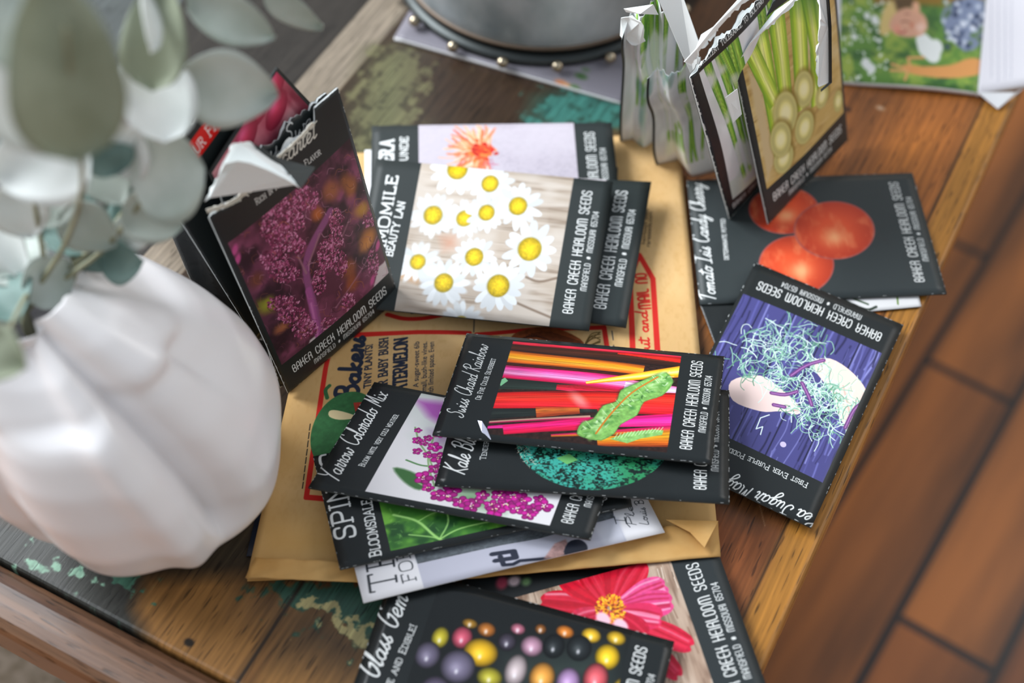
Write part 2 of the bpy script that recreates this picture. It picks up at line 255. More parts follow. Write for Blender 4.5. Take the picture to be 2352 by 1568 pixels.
# ---------------------------------------------------------------- sheets: front and back panels of packets, cards, envelopes
def wr(seed, amp=.0008, n=5):
    r = random.Random(seed); W_ = [(r.uniform(-3, 3), r.uniform(-4, 4), r.uniform(0, 6), r.uniform(.4, 1)) for _ in range(n)]
    return lambda u, v: amp * sum(a * math.sin(3.1 * (p * u + q * v) + c) for p, q, c, a in W_) / n
def sheet(name, parent, C4, mats, off=lambda u, v: 0., nu=14, nv=22, thick=.0003, top=None, uvf=None, flip=1):
    keep = None
    # C4: four world corners for (u,v) = 00, 10, 11, 01; normal side +
    a, b, c, d = [np.asarray(q, float) for q in C4]; N = np.cross(b - a, d - a); N /= np.linalg.norm(N); N *= flip; V = []; UV = []
    ex = (b - a) / np.linalg.norm(b - a); ey = np.cross(N, ex); q2 = [((q - a) @ ex, (q - a) @ ey) for q in (a, b, c, d)]; hz = [(q - a) @ N for q in (a, b, c, d)]; HM = homog([(0, 0), (1, 0), (1, 1), (0, 1)], q2)
    U = [i / nu for i in range(nu + 1)]; W_ = [j / nv for j in range(nv + 1)]
    for lay in (0, 1):
        for v0_ in W_:
            for u in U:
                v = v0_ if top is None else v0_ * min(1, top(u))
                hq = HM @ np.array([u, v, 1.]); P = a + ex * (hq[0] / hq[2]) + ey * (hq[1] / hq[2]) + N * (hz[0] * (1 - u) * (1 - v) + hz[1] * u * (1 - v) + hz[2] * u * v + hz[3] * (1 - u) * v); o = off(u, v)
                if isinstance(o, tuple): P = P + np.array(o[1:]); o = o[0]
                V.append(P + N * (o - lay * thick)); UV.append(uvf(u, v) if uvf else (u, v))
    n1 = nu + 1; n2 = n1 * (nv + 1); F = []; MI = []; K_ = lambda i, j: 0 <= i < nu and 0 <= j < nv and (keep is None or keep((i + .5) / nu, (j + .5) / nv))
    for j in range(nv):
        for i in range(nu):
            if not K_(i, j): continue
            p, q, r_, s_ = j * n1 + i, j * n1 + i + 1, (j + 1) * n1 + i + 1, (j + 1) * n1 + i
            f = (p, q, r_, s_) if flip > 0 else (s_, r_, q, p); F.append(f); MI.append(0); F.append(tuple(x + n2 for x in f[::-1])); MI.append(1)
            for (x, y), nb in (((p, q), (i, j - 1)), ((q, r_), (i + 1, j)), ((r_, s_), (i, j + 1)), ((s_, p), (i - 1, j))):
                if not K_(*nb):
                    e = (y, x, x + n2, y + n2) if flip > 0 else (x, y, y + n2, x + n2); F.append(e); MI.append(min(2, len(mats) - 1))
    used = sorted({i for f in F for i in f}); mp = {k: i for i, k in enumerate(used)}
    return mesh(name, [V[k] for k in used], [tuple(mp[k] for k in f) for f in F], mats, parent, uv=[UV[k] for k in used], midx=MI)
PW, PH = 83., 131.6
def corners(px, z): return [at(p[0], p[1], h / 1000) for p, h in zip(px, z)]
def pouch(label, px, z, face, puff=.0016, seed=1, group=None, top=None, amp=.0007, nu=16, nv=24, gap=.0012, curl=None, C4=None, cat='seed packet', tall=False, bmat=None):
    C = C4 if C4 is not None else corners(px, z); c0 = np.mean(C, 0); zb = min(q[2] for q in C); e = empty('seed_packet', (c0[0], c0[1], zb)); tag(e, label, cat, group); w_ = wr(seed, amp)
    edge = lambda u, v: min(1, 7 * min(u, 1 - u)) * min(1, 9 * min(v, 1 - v))
    fo = lambda u, v: gap * .6 + puff * math.sin(math.pi * u) ** .6 * math.sin(math.pi * v) ** .6 + w_(u, v) * edge(u, v) + (curl(u, v) if curl else 0)
    sheet('front_panel', e, C, [face, M_WHITE, M_BACK if top is None else M_WHITE], fo, nu, nv, .00022, top)
    bo = lambda u, v: (curl(u, v) if curl else 0) - (0 if not tall else puff * math.sin(math.pi * u) * math.sin(math.pi * v) + .3 * w_(v, u))
    sheet('back_panel', e, C, [M_BACK if top is None else M_WHITE, bmat or M_BACK, M_BACK], bo, 8 if top is None else 40, 12, .0003, top and (lambda u: min(1, top(u) - .004 + .012 * math.sin(23 * u)))); return e

# ---------------------------------------------------------------- artwork of the packets
BK = '#1f2324'
LIN = '#ebe9e6'
def blank(px, seed=0):
    c = Cv(PW, PH, px=px, col=BK); c.a *= (1 + .10 * (2 * c.nz(5, 8, seed + 40, 3)[..., None] - 1)); return c
def specks(c, seed=1, n=80, wd=.3):
    r = random.Random(seed)
    for _ in range(n):
        s = r.random(); e = r.choice('lrtb'); o = r.uniform(.0, .35); ln = r.uniform(.3, 1.6)
        p = {'l': (o, s * c.H), 'r': (c.W - o, s * c.H), 'b': (s * c.W, o), 't': (s * c.W, c.H - o)}[e]; q = (p[0], p[1] + ln) if e in 'lr' else (p[0] + ln, p[1]); c.line([p, q], wd, '#dfe2e2', .8)
def brand(c, u0=8, u1=76, v=10.3, cap=5.3, u2=21, u3=65, v2=4.9, cap2=3.2):
    text(c, 'BAKER CREEK HEIRLOOM SEEDS', (u0, v), (u1, v), cap, th=.105); text(c, 'MANSFIELD * MISSOURI 65704', (u2, v2), (u3, v2), cap2, th=.11)
def stext(c, s, a, b, cap, **k): a, b = c.P(a)[0], c.P(b)[0]; text(c, s, a, b, cap, font=SCRIPT, th=k.pop('th', .085), shear=.28, **k)
def cap(c, s, a, b, h, **k): text(c, s, c.P(a)[0], c.P(b)[0], h, font=CAPS, th=k.pop('th', .13), serif=k.pop('serif', .1), **k)
def art_swiss():
    c = blank(PX['swiss'], 1); P = c.P
    c.fill([(3, 20), (83, 20), (83, 108), (3, 108)], '#2e1c18', amp=.4, seed=3)
    Z = lambda x, y: (965 + x / 3.2, 735 + y / 3.2)
    B = [((690, 215), (1900, 330), 60, 110, ['#2a1812', '#4a2418', '#241512']), ((700, 178), (1905, 285), 26, 44, ['#c01a2c', '#e63048', '#a01828']), ((1450, 262), (1905, 318), 14, 50, ['#8a1014', '#f02a20', '#d01c18']),
         ((645, 278), (1640, 395), 100, 84, ['#7c3410', '#d9741a', '#f5a21c', '#f2a838', '#e2701c', '#8a3814']), ((640, 335), (1560, 440), 20, 40, ['#2a1a14', '#4a1c14', '#2a1614']),
         ((560, 480), (1500, 545), 90, 40, ['#1c2422', '#26302c', '#2c3b34']), ((1000, 520), (1840, 590), 40, 120, ['#8a1a20', '#c81c30', '#e0244c']), ((612, 392), (1560, 500), 100, 112, ['#c01458', '#f0409a', '#f77cc0', '#f7a0d0', '#e8246c', '#b01038']), ((1500, 505), (1850, 560), 90, 90, ['#e85a9c', '#fbe0f4', '#d8a0dc', '#f078b0']),
         ((540, 605), (1840, 640), 116, 170, ['#7a1418', '#e02018', '#f4402c', '#ee2a20', '#fb2b30', '#e8202c', '#b80f1c']), ((500, 705), (1300, 690), 84, 20, ['#1a2020', '#272e2b', '#1d2322']), ((850, 700), (1170, 688), 74, 46, ['#a8301c', '#d0702c', '#b04a20', '#8a3018']),
         ((490, 765), (1250, 735), 16, 26, ['#8a6a5c', '#c9a38c', '#b02050', '#7a1838']), ((495, 800), (1840, 752), 14, 90, ['#c01056', '#f4249a', '#f03aa0', '#d81468']), ((700, 815), (1300, 775), 60, 80, ['#d01058', '#f4207c', '#e0144c', '#c01038']), ((960, 862), (1840, 820), 16, 60, ['#b81058', '#d03050', '#c8741e', '#8a3a16']),
         ((1300, 905), (1840, 890), 60, 110, ['#dd8820', '#f2a722', '#d96a18', '#7a2c12'])]
    for i, (a, b, w0, w1, cs) in enumerate(B): a = (a[0] - 90, a[1] - (b[1] - a[1]) * 90 / (b[0] - a[0])) if a[0] < 750 else a; b = (b[0] + 90, b[1]) if b[0] > 1800 else b; a, b = P(Z(*a), Z(*b)); c.band(a, b, w0 * .105, w1 * .105, cs[::-1], i + 3, .36)
    for i in range(6): c.disc(P(Z(1130 + 14 * i, 590 + 10 * i))[0], 5, 2.6, .6, '#f6d8d8', .12, 1.5)
    a, b = P((1345, 888), (1566, 858)); c.band(a, b, 2, 9, ['#f07818', '#ffc21e', '#fff2a0', '#ffd83a', '#f08a1a'], 9, .2)
    c.fill(P((1145, 880), (1160, 872), (1167, 880), (1150, 892)), '#7fc090')
    L = [(1325, 1000), (1335, 978), (1362, 968), (1384, 940), (1415, 930), (1425, 905), (1460, 888), (1500, 870), (1530, 862), (1545, 884), (1520, 915), (1478, 930), (1462, 960), (1425, 980), (1410, 1000), (1380, 1015), (1345, 1010)]
    c.fill(P(L) + .5, '#23401c', .6, 1., sm=3); c.fill(P(L), '#7fb45c', amp=.18, seed=5, sm=3); c.line(np.vstack([P(L), P(L)[:1]]), .5, '#4c7a3a', .6, .3); r = random.Random(4)
    for i in range(75):
        t = r.random(); x = 1340 + 195 * t; y = 1000 - 130 * t + r.uniform(-18, 18); c.disc(P((x, y))[0], r.uniform(1.2, 3.), r.uniform(.8, 1.8), r.uniform(0, 3), r.choice(['#9ccc78', '#5c9648', '#86bb66', '#b5dc98', '#6fa552', '#4f8a44']), .6, .5)
    for i in range(46):
        t = r.random(); x = 1340 + 195 * t + r.uniform(-12, 12); y = 1000 - 130 * t + r.uniform(-14, 14); c.line(P((x, y), (x + r.uniform(-7, 7), y + r.uniform(-6, 6))), r.uniform(.3, .8), r.choice(['#2f5c2c', '#3d6f36', '#e4f4d6', '#c4e4b0']), .7, .3)
    for i in range(26):
        t = r.random(); x = 1340 + 195 * t; y = 1000 - 130 * t; s_ = r.choice((-1, 1)); c.line(P((x, y), (x + 14 * s_, y - 8 + 14 * s_ * .5)), .3, '#cfe8b8', .7, .2)
    c.line(P((1368, 1000), (1400, 960), (1450, 910), (1510, 872)), .9, '#c87a2a', sm=4)
    c.fill(P((1400, 1012), (1440, 998), (1500, 992), (1523, 994), (1520, 1004), (1470, 1012), (1440, 1022)), '#86ba68', amp=.2, seed=8)
    for i in range(14): x = 1410 + i * 8; c.line(P((x, 1012 - i * 1.2), (x + 8, 1000 - i)), .3, '#c6e4b0')
    c.frame(4.1, 79, 21.2, 106.5, BK)
    stext(c, 'Swiss Chard Rainbow', (1064, 962), (1122, 798), 8.2, th=.065); cap(c, 'Or Five Color Silverbeet', (1104, 922), (1139, 828), 2.7, small=.8)
    brand(c); specks(c, 1); return c
def art_kaleblue():
    c = blank(PX['kaleblue'], 2); ce = (39, 63); R = 36.; n = c.nz(50, 80, 4, 3)
    def leafy(U, V, q): k = (.5 * noise(U.shape[1], U.shape[0], 26, 30, 7, 4) + .5 * noise(U.shape[1], U.shape[0], 90, 80, 17, 2))[..., None]; k = np.clip((k - .38) * 6, 0, 1); t = noise(U.shape[1], U.shape[0], 5, 5, 9, 2)[..., None]; A = hx('#2f8a58') * (1 - np.clip(2.2 * t - .6, 0, 1)) + hx('#3fae9e') * np.clip(2.2 * t - .6, 0, 1); return hx('#10231f') * (1 - k) + A * k
    c.disc(ce, R, R, 0, leafy)
    r = random.Random(3)
    for i in range(160): a = r.uniform(-.5, .6) + 3.6; q = R * r.uniform(.84, 1.); p = (ce[0] + q * math.cos(a - 1.9), ce[1] + q * math.sin(a - 1.9)); c.line([p, (p[0] + r.uniform(-2, 2), p[1] + r.uniform(-1.5, 1.5))], .25, r.choice(['#d8cfc0', '#8a8478', '#b8ab98']))
    c.fill(c.P((1280, 1058), (1310, 1048), (1330, 1062), (1305, 1072)), '#6fba6c')
    stext(c, 'Kale Blue', (1068, 1092), (1100, 1000), 10, th=.08); cap(c, 'Tender Blue', (1117, 1060), (1131, 985), 2.7, small=.8)
    brand(c); specks(c, 2); return c
def art_yarrow():
    c = blank(PX['yarrow'], 3); P = c.P; c.a[:] = hx('#e3e0e3'); c.tint(c.nz(4, 6, 8), '#cfd8d0', .5, .8, .7)
    c.fill(P((1000, 1040), (1100, 1000), (1220, 1130), (1130, 1170), (1020, 1120)), '#b4c8ac', .6, 4); c.fill(P((1040, 1130), (1100, 1130), (1160, 1180), (1060, 1170)), '#5f8f5c', .6, 3)
    c.fill(P((955, 920), (1050, 930), (1050, 1000), (985, 960)), '#b45cb8', .9, 2.5); c.fill(P((985, 990), (1040, 990), (1050, 1010), (1000, 1040)), '#a58ab4', .6, 3)
    c.fill(P((905, 1078), (945, 1085), (985, 1110), (965, 1128), (930, 1110)), '#3f6b3c', .9, .7, sm=3); c.line(P((935, 1060), (970, 1072), (1010, 1075)), 1., '#5c8a58', sm=4)
    r = random.Random(8)
    for q in ([(955, 985), (965, 1020), (985, 1050), (1000, 1090)], [(1000, 1000), (985, 1060), (1000, 1120)], [(960, 1110), (990, 1125), (1060, 1150), (1150, 1165)]): c.line(P(q), .9, '#8fae7c', sm=4)
    spots = [(r.gauss(0, 1), r.gauss(0, 1)) for _ in range(0)]
    def flower(x, y, s):
        for k in range(5):
            a = k * 1.257 + r.uniform(-.2, .2); q = P((x, y))[0] + s * .75 * np.array([math.cos(a), math.sin(a)]); c.disc(q, s * .62, s * .55, a, lambda U, V, q_, b=r.uniform(.82, 1.12): hx('#b01c86') * b * (1.12 - .5 * q_[..., None] ** 3) + .04 * np.maximum(0, U)[..., None], 1, .12)
        for k in range(9): q = P((x, y))[0] + s * .5 * np.array([r.gauss(0, .6), r.gauss(0, .6)]); c.disc(q, s * .11, col=r.choice(['#f3e2b4', '#f7d7ea', '#7a1440']))
    pts = [(962, 992), (985, 1010), (975, 1022), (1000, 1030), (1010, 1000), (960, 1040), (985, 1048), (1010, 1055), (1000, 1080), (1015, 1100), (975, 1100), (985, 1122), (1010, 1140), (1040, 1128), (960, 1015), (1030, 1140),
           (1095, 1155), (1130, 1162), (1165, 1160), (1200, 1150), (1240, 1150), (1190, 1170), (1225, 1172), (1110, 1140), (1060, 1155), (1150, 1140), (1180, 1140), (1215, 1185), (1250, 1165), (1085, 1165), (1140, 1175), (1020, 1075)]
    for x, y in pts: flower(x, y, r.uniform(2.2, 3.6) * (.6 if x < 990 and y < 1050 else 1))
    c.frame(4.1, 81, 20, 106.5, BK)
    stext(c, 'Yarrow Colorado Mix', (775, 1107), (892, 908), 9.5, th=.075); cap(c, 'Bloom until very cold weather', (838, 1075), (917, 957), 2.8, small=.8); brand(c); specks(c, 3); return c
def art_spinach():
    c = blank(PX['spinach'], 4); P = c.P; c.a[:] = hx('#3f7a30'); c.tint(c.nz(7, 11, 3), '#7cc043', .45, .75, .9); c.tint(c.nz(9, 14, 5), '#1f4a26', .5, .7, .85); r = random.Random(6)
    for q, w_ in (([(905, 1185), (960, 1200), (1010, 1240), (1080, 1262)], 1.4), ([(1010, 1240), (1060, 1215), (1150, 1195)], 1.), ([(960, 1200), (1000, 1180), (1060, 1172)], .8), ([(1010, 1240), (1030, 1200), (1020, 1160)], .8), ([(940, 1230), (990, 1235), (1010, 1240)], .8)): c.line(P(q), w_, '#a6dc7c', .9, .3, sm=5)
    for i in range(60): x, y = r.uniform(890, 1170), r.uniform(1160, 1270); c.line(P((x, y), (x + r.uniform(-12, 12), y + r.uniform(-9, 9))), .35, '#9ad46c', .5, .3)
    c.frame(5, 81, 20, 108, BK); cap(c, 'SPINACH', (818, 1232), (772, 1000), 9., th=.15, serif=.1); cap(c, 'Bloomsdale', (876, 1276), (853, 1150), 5., small=.85, th=.17); brand(c); specks(c, 4); return c
def art_tomato():
    c = blank(PX['tomato'], 5); c.a[:] = hx('#33393a') * (1 + .06 * (c.nz(5, 8, 3)[..., None] - .5)); P = c.P
    def tom(px, rx, ry, ang, s, d=0):
        def sh(U, V, q):
            n = noise(U.shape[1], U.shape[0], 5, 9, s, 3)[..., None]; e = np.clip((q - .35) / .65, 0, 1)[..., None]; b = hx('#e8562f') * (1 - e) + hx('#b83a22') * e; b = b + (hx('#f2885a') - b) * np.clip((n - .5) * 2, 0, .6)
            rim = np.clip((q - .93) / .07, 0, 1)[..., None]; b = b + (hx('#a06a78') - b) * rim * .6; st = np.exp(-((U + .25) ** 2 + (V - d) ** 2) * 14)[..., None]; return b + (hx('#ffc48c') - b) * st * .7
        c.disc(P(px)[0], rx, ry, ang, sh, 1, .3)
    tom((1800, 487), 17, 20, .1, 2); tom((1828, 612), 18.5, 21, .4, 3); tom((1915, 533), 19.5, 23, .25, 4, .1)
    stext(c, 'Tomato Isis Candy Cherry', (1644, 690), (1612, 425), 8.2, th=.085); text(c, 'DETERMINATE POTTED', c.P((1673, 600))[0], c.P((1664, 508))[0], 2.2, font=CAPS, th=.16); brand(c); specks(c, 5, 40); return c
def art_pea():
    c = blank(PX['pea'], 6); P = c.P; c.a[:] = hx('#47467e'); r = random.Random(9)
    for i in range(150):
        x = r.uniform(0, PW); y = r.uniform(10, 112); k = r.choice(['#2c2b56', '#6f70b4', '#8c8ecc', '#201f3e', '#5a5a9c', '#26254a']); c.line(catmull([(x, y), (x + r.uniform(-1, 1), y + 8), (x + r.uniform(-1.4, 1.4), y + r.uniform(14, 30))], 4), r.uniform(.3, 1.3), k, .6, .25)
    for x in (16, 34, 52, 69): c.line([(x, 0), (x + 1, 120)], .8, '#20203c', .8, .2)
    c.fill(P((1678, 880), (1745, 868), (1800, 905), (1835, 940), (1830, 957), (1790, 950), (1745, 950), (1682, 925)), '#e8cfc9', sm=4); c.fill(P((1860, 838), (1905, 828), (1960, 862), (1995, 915), (1990, 985), (1962, 1000), (1925, 960), (1910, 910), (1880, 870)), '#ecd3c8', sm=4)
    c.line(P((1790, 940), (1830, 950)), 1.2, '#c9a6a0'); c.line(P((1935, 890), (1950, 950)), .9, '#d9b8ac')
    def tang(cx, cy, rx, ry, n, s):
        q = random.Random(s)
        for _ in range(n):
            a = q.uniform(0, 6.3); d = q.random() ** .6; x, y = cx + rx * d * math.cos(a), cy + ry * d * math.sin(a); t = q.uniform(0, 6.3); pts = [(x, y)]
            k = q.uniform(-.9, .9)
            for _2 in range(4): t += k + q.uniform(-.5, .5); x += 11 * math.cos(t); y += 11 * math.sin(t); pts.append((x, y))
            c.line(P(pts), q.uniform(.3, .6), q.choice(['#a9cfc0', '#cfe4dc', '#8fbfa8', '#a4ccb8', '#6fa58c', '#d6e8e2', '#5c8f74']), .95, .08, sm=3)
    tang(1790, 820, 120, 75, 190, 1); tang(1890, 940, 90, 62, 170, 2); tang(1860, 900, 60, 50, 50, 3)
    for q in ([(1815, 868), (1850, 845), (1890, 832)], [(1770, 908), (1800, 912), (1828, 905)], [(1840, 885), (1855, 915), (1862, 935)], [(1940, 985), (1960, 945), (1982, 925)], [(1775, 935), (1800, 940)]): c.line(P(q), 2., '#6a3a78', 1, .2, sm=3); c.line(P(q), .6, '#a874b0', 1, .2, sm=3)
    for q in ([(1735, 990), (1745, 965), (1765, 958)], [(1735, 990), (1750, 985), (1745, 1003)]): c.line(P(q), .6, '#dff0f0')
    c.disc(P((1797, 1025))[0], 1.6, col='#c4b8d4'); c.frame(4, 81, 21.5, 106, BK)
    stext(c, 'Pea Sugar Magnolia', (1884, 1190), (1610, 1075), 9.3, th=.075); cap(c, 'First Ever Purple Podded Sugar', (1855, 1112), (1610, 1005), 2.9, small=.8); brand(c); specks(c, 6); return c
def daisy(c, p, R, rc, s, al=1., soft=.15, col='#dde1e4'):
    r = random.Random(s); n = r.randint(13, 17); p = c.P(p)[0]
    for k in range(n):
        a = k * 6.283 / n + r.uniform(-.1, .1); L = R * r.uniform(.86, 1.06); q = p + (L * .62) * np.array([math.cos(a), math.sin(a)]); sh = r.uniform(.9, 1.02)
        c.disc(q, L * .42, R * .165, a, hx(col) * sh, al, soft)
    def cen(U, V, q): n_ = noise(U.shape[1], U.shape[0], 14, 14, s, 2)[..., None]; return (hx('#d3b41c') * (1.12 - .38 * q[..., None] ** 2)) * (.86 + .28 * n_)
    c.disc(p + .12, rc * 1.06, rc * 1.06, 0, '#9a8c50', al * .6, .5); c.disc(p, rc, rc * .97, 0, cen, al, soft * 1.3)
def woodbg(c, base, dark, light, s=1, along=True):
    c.a[:] = hx(base); n1 = c.nz(6, 60, s, 3) if along else c.nz(60, 6, s, 3); c.tint(n1, dark, .5, .8, .6); n2 = c.nz(4, 30, s + 1, 3) if along else c.nz(30, 4, s + 1, 3); c.tint(n2, light, .5, .75, .7)
def art_cham():
    c = blank(PX['cham'], 7); P = c.P; woodbg(c, '#b5a799', '#7c6a5a', '#cdc4bb', 3, False); c.tint(c.nz(4, 6, 12), '#c6bcb2', .45, .65, .8)
    for q in ([(1170, 690), (1215, 710), (1275, 735)], [(1210, 640), (1240, 650), (1285, 640)]): c.line(P(q), 1.1, '#6c5848', .8, .5, sm=4)
    c.fill(P((1010, 545), (1050, 540), (1055, 575), (1020, 580)), '#bf8c74', .55, 2.5); c.fill(P((905, 600), (970, 640), (960, 655), (900, 635)), '#b98a60', .7, 1.5)
    for i, (x, y, R, rc, al) in enumerate([(1052, 392, 15, 5.6, .95), (1127, 425, 12.5, 4.7, 1), (1191, 477, 13, 5, 1), (996, 497, 12.5, 5.2, .8), (1068, 505, 10.5, 4.4, .9), (1119, 492, 11.5, 4.4, 1), (961, 604, 12, 4.3, .75), (1091, 594, 11.5, 4.9, .95), (1021, 653, 13.5, 5.1, .9), (1060, 745, 12, 4, .9)]):
        daisy(c, (x, y), R, rc, i + 2, al, .35 if al < .95 else .2)
    daisy(c, (1218, 576), 15.5, 6.4, 31); daisy(c, (1146, 660), 14, 6., 33); c.frame(-2, 84, 21.5, 106, '#2b3131')
    cap(c, 'CHAMOMILE', (872, 645), (915, 408), 6., th=.17, serif=.1); cap(c, 'BEAUTY LAN', (902, 590), (932, 468), 4., th=.18, serif=.1); brand(c); return c
def art_under():
    c = blank(PX['under'], 8); woodbg(c, '#c9c4c8', '#a8a0a4', '#d9d5da', 5); c.frame(-2, 84, 21.5, 106, '#2b3131'); brand(c); return c
def art_straw():
    c = blank(PX['straw'], 9); P = c.P; c.a[:] = hx('#b9b1bc'); c.tint(c.nz(60, 90, 2, 2), '#a79fab', .4, .8, .5); c.tint(c.nz(5, 4, 9), '#c4bdc7', .4, .7, .6); r = random.Random(5); o = P((1108, 350))[0]
    for i in range(230):
        a = r.uniform(-.25, 3.6) - .2; L = r.uniform(6, 20); b = r.uniform(-.3, .3); p = o + 2 * np.array([r.gauss(0, 1), r.gauss(0, 1)]); q = p + L * np.array([math.cos(a), math.sin(a)]); m_ = (p + q) / 2 + L * b * .4 * np.array([-math.sin(a), math.cos(a)])
        c.line([p, m_, q], r.uniform(.5, 1.2), r.choice(['#eb8a5a', '#f2a878', '#f6c3a0', '#e26a3c', '#f0b088', '#d8604c', '#f4d0b8']), .8, .3, sm=3)
    for i in range(60): c.disc(o + np.array([r.gauss(0, 3), r.gauss(0, 3)]), r.uniform(.8, 2), r.uniform(.6, 1.4), r.uniform(0, 3), r.choice(['#c92f20', '#e0552c', '#b3241c', '#ee7a3a']), .9, .3)
    for i in range(20): p = o + np.array([r.uniform(-22, -8), r.uniform(-8, 2)]); c.line([p, p + np.array([r.uniform(-6, 6), r.uniform(-6, 6)])], .35, '#b8607c', .7)
    c.frame(4, 84, 21, 106, '#2b3131'); cap(c, 'STRAWFLOWER.A', (898, 520), (905, 325), 7, th=.2, serif=.12); cap(c, 'BLANCA UNDE', (935, 470), (938, 318), 4., th=.2); brand(c); return c
def art_dahlia():
    c = blank(PX['dahlia'], 10); P = c.P; woodbg(c, '#a98f7c', '#5f4638', '#c9b4a2', 4); r = random.Random(3)
    for i in range(240): x, y = r.uniform(0, PW), r.uniform(18, 108); c.line([(x, y), (x + r.uniform(-.8, .8), y + r.uniform(4, 11))] if 0 else [(x, y), (x + r.uniform(4, 13), y + r.uniform(-1, 1))], r.uniform(.2, .6), r.choice(['#5c4436', '#7c5e4c', '#c8b3a0', '#d6c4b4']), .7)
    o = P((1402, 1402))[0]
    def petal(tip, wd, c0='#cf1436', c1='#f08cab', s=1):
        t = P(tip)[0]; d = t - o; L = np.hypot(*d); d /= L; n = np.array([-d[1], d[0]]); q = random.Random(s); A = [o + d * L * f + n * wd * g for f, g in ((.1, .25), (.4, .75), (.7, 1), (.92, .8), (1., .3), (.97, 0), (1., -.35), (.9, -.8), (.68, -1), (.4, -.75), (.1, -.25))]
        c.fill(A, c0, amp=.12, seed=s, sm=3)
        for k in range(9): g = -.8 + k * .2; c.line([o + d * L * .25 + n * wd * g * .5, o + d * L * .6 + n * wd * g * .9, o + d * L * .93 + n * wd * g * .75], q.uniform(.6, 1.4), q.choice([c1, '#a80c24', '#e0304c', c0]), .55, .4, sm=3)
    for i, (t, w_, a, b) in enumerate([((1590, 1490), 5.5, '#d01f40', '#f4a8bc'), ((1560, 1560), 5, '#c01638', '#e8647c'), ((1240, 1385), 6.5, '#c4122c', '#f2b8c6'), ((1290, 1320), 6, '#d41530', '#ee7088'), ((1345, 1290), 6.6, '#c00f26', '#e84058'), ((1420, 1262), 6.6, '#cf1630', '#f04a60'), ((1475, 1290), 6, '#cc1230', '#e64a60'), ((1530, 1345), 6.4, '#e0508c', '#fbe4f0'), ((1545, 1385), 6.4, '#dc4684', '#fff0f8'), ((1520, 1425), 6, '#d82c5c', '#f8c4d8'), ((1310, 1440), 6, '#d02c4c', '#f4a0b4'), ((1400, 1460), 6, '#d8446c', '#fbd8e4'), ((1480, 1470), 6, '#c81c40', '#f0a0b4')]): petal(t, w_, a, b, i)
    for i in range(240): a = r.uniform(0, 6.3); d = 7. * math.sqrt(r.random()); c.disc(o + d * np.array([math.cos(a), .9 * math.sin(a)]), .7, .45, a, r.choice(['#f09a1c', '#f8c030', '#d8741a', '#8a3a16', '#ffb428']))
    for q in ((1385, 1425), (1425, 1440)): c.disc(P(q)[0], 3.6, 2.6, .5, '#f6c6d6', 1, .5)
    c.frame(4.5, 84, 21.3, 110, '#2a3032'); brand(c); return c
def art_glassgem():
    c = blank(PX['glassgem'], 11); P = c.P; c.a[:] = hx('#191c1d'); r = random.Random(12)
    c.fill(P((1150, 1500), (1420, 1480), (1430, 1600), (1120, 1600)), '#34403c', .5, 5)
    ks = [(1012, 1468, 20, 26, '#a89a28'), (1062, 1468, 24, 27, '#b0485c'), (1080, 1436, 19, 12, '#8a6420'), (1118, 1450, 22, 18, '#9a5c24'), (1105, 1503, 40, 34, '#cfa11c'), (983, 1508, 29, 32, '#5f586c'), (1052, 1535, 40, 40, '#665f74'),
          (1190, 1448, 18, 14, '#9c5a6c'), (1242, 1448, 14, 13, '#7a4a20'), (1298, 1454, 22, 16, '#b86a24'), (1358, 1462, 24, 19, '#c9a024'), (1415, 1468, 24, 18, '#b89420'), (1165, 1478, 22, 22, '#3a3440'), (1222, 1488, 27, 26, '#a0788c'),
          (1272, 1488, 26, 30, '#1c2022'), (1330, 1492, 30, 32, '#202426'), (1395, 1512, 30, 32, '#d2ab1c'), (1185, 1545, 26, 40, '#a89a9c'), (1245, 1560, 30, 36, '#c88a3a'), (1305, 1570, 28, 34, '#9a7aa4'), (1368, 1562, 30, 38, '#c05058'), (1125, 1560, 30, 24, '#98902a'), (1000, 1590, 34, 34, '#554c60'), (935, 1480, 20, 20, '#3a3244'), (1150, 1620, 40, 40, '#c09a30'), (1080, 1620, 40, 34, '#a04858'), (1430, 1590, 26, 32, '#c2a02c'), (1250, 1640, 34, 34, '#775c88'), (1340, 1640, 34, 34, '#caa93a')]
    for i, (x, y, a, b, col) in enumerate(ks):
        p = P((x, y))[0]; k = 76 / 640. if 0 else .19
        def sh(U, V, q, col=col): e = q[..., None]; h_ = np.exp(-((U + .1) ** 2 * 9 + (V - .1) ** 2 * 9))[..., None]; return hx(col) * (1.12 - .75 * e ** 3) + .16 * h_
        c.disc(p, b * k, a * k, 0, sh, 1, .35); c.disc(p - np.array([b * .3 * k, 0]), .9, .6, 0, '#f0eef4', .8, .45)
    c.frame(6, 84, 20, 110, BK); c.fill(P((800, 1300), (990, 1300), (960, 1420), (900, 1640), (700, 1640)), BK)
    stext(c, 'Glass Gem', (868, 1562), (938, 1376), 10, th=.085); cap(c, 'Decorative and Edible!', (858, 1680), (958, 1442), 3., small=.85); brand(c, v=11.5, v2=5); specks(c, 7, 50); return c
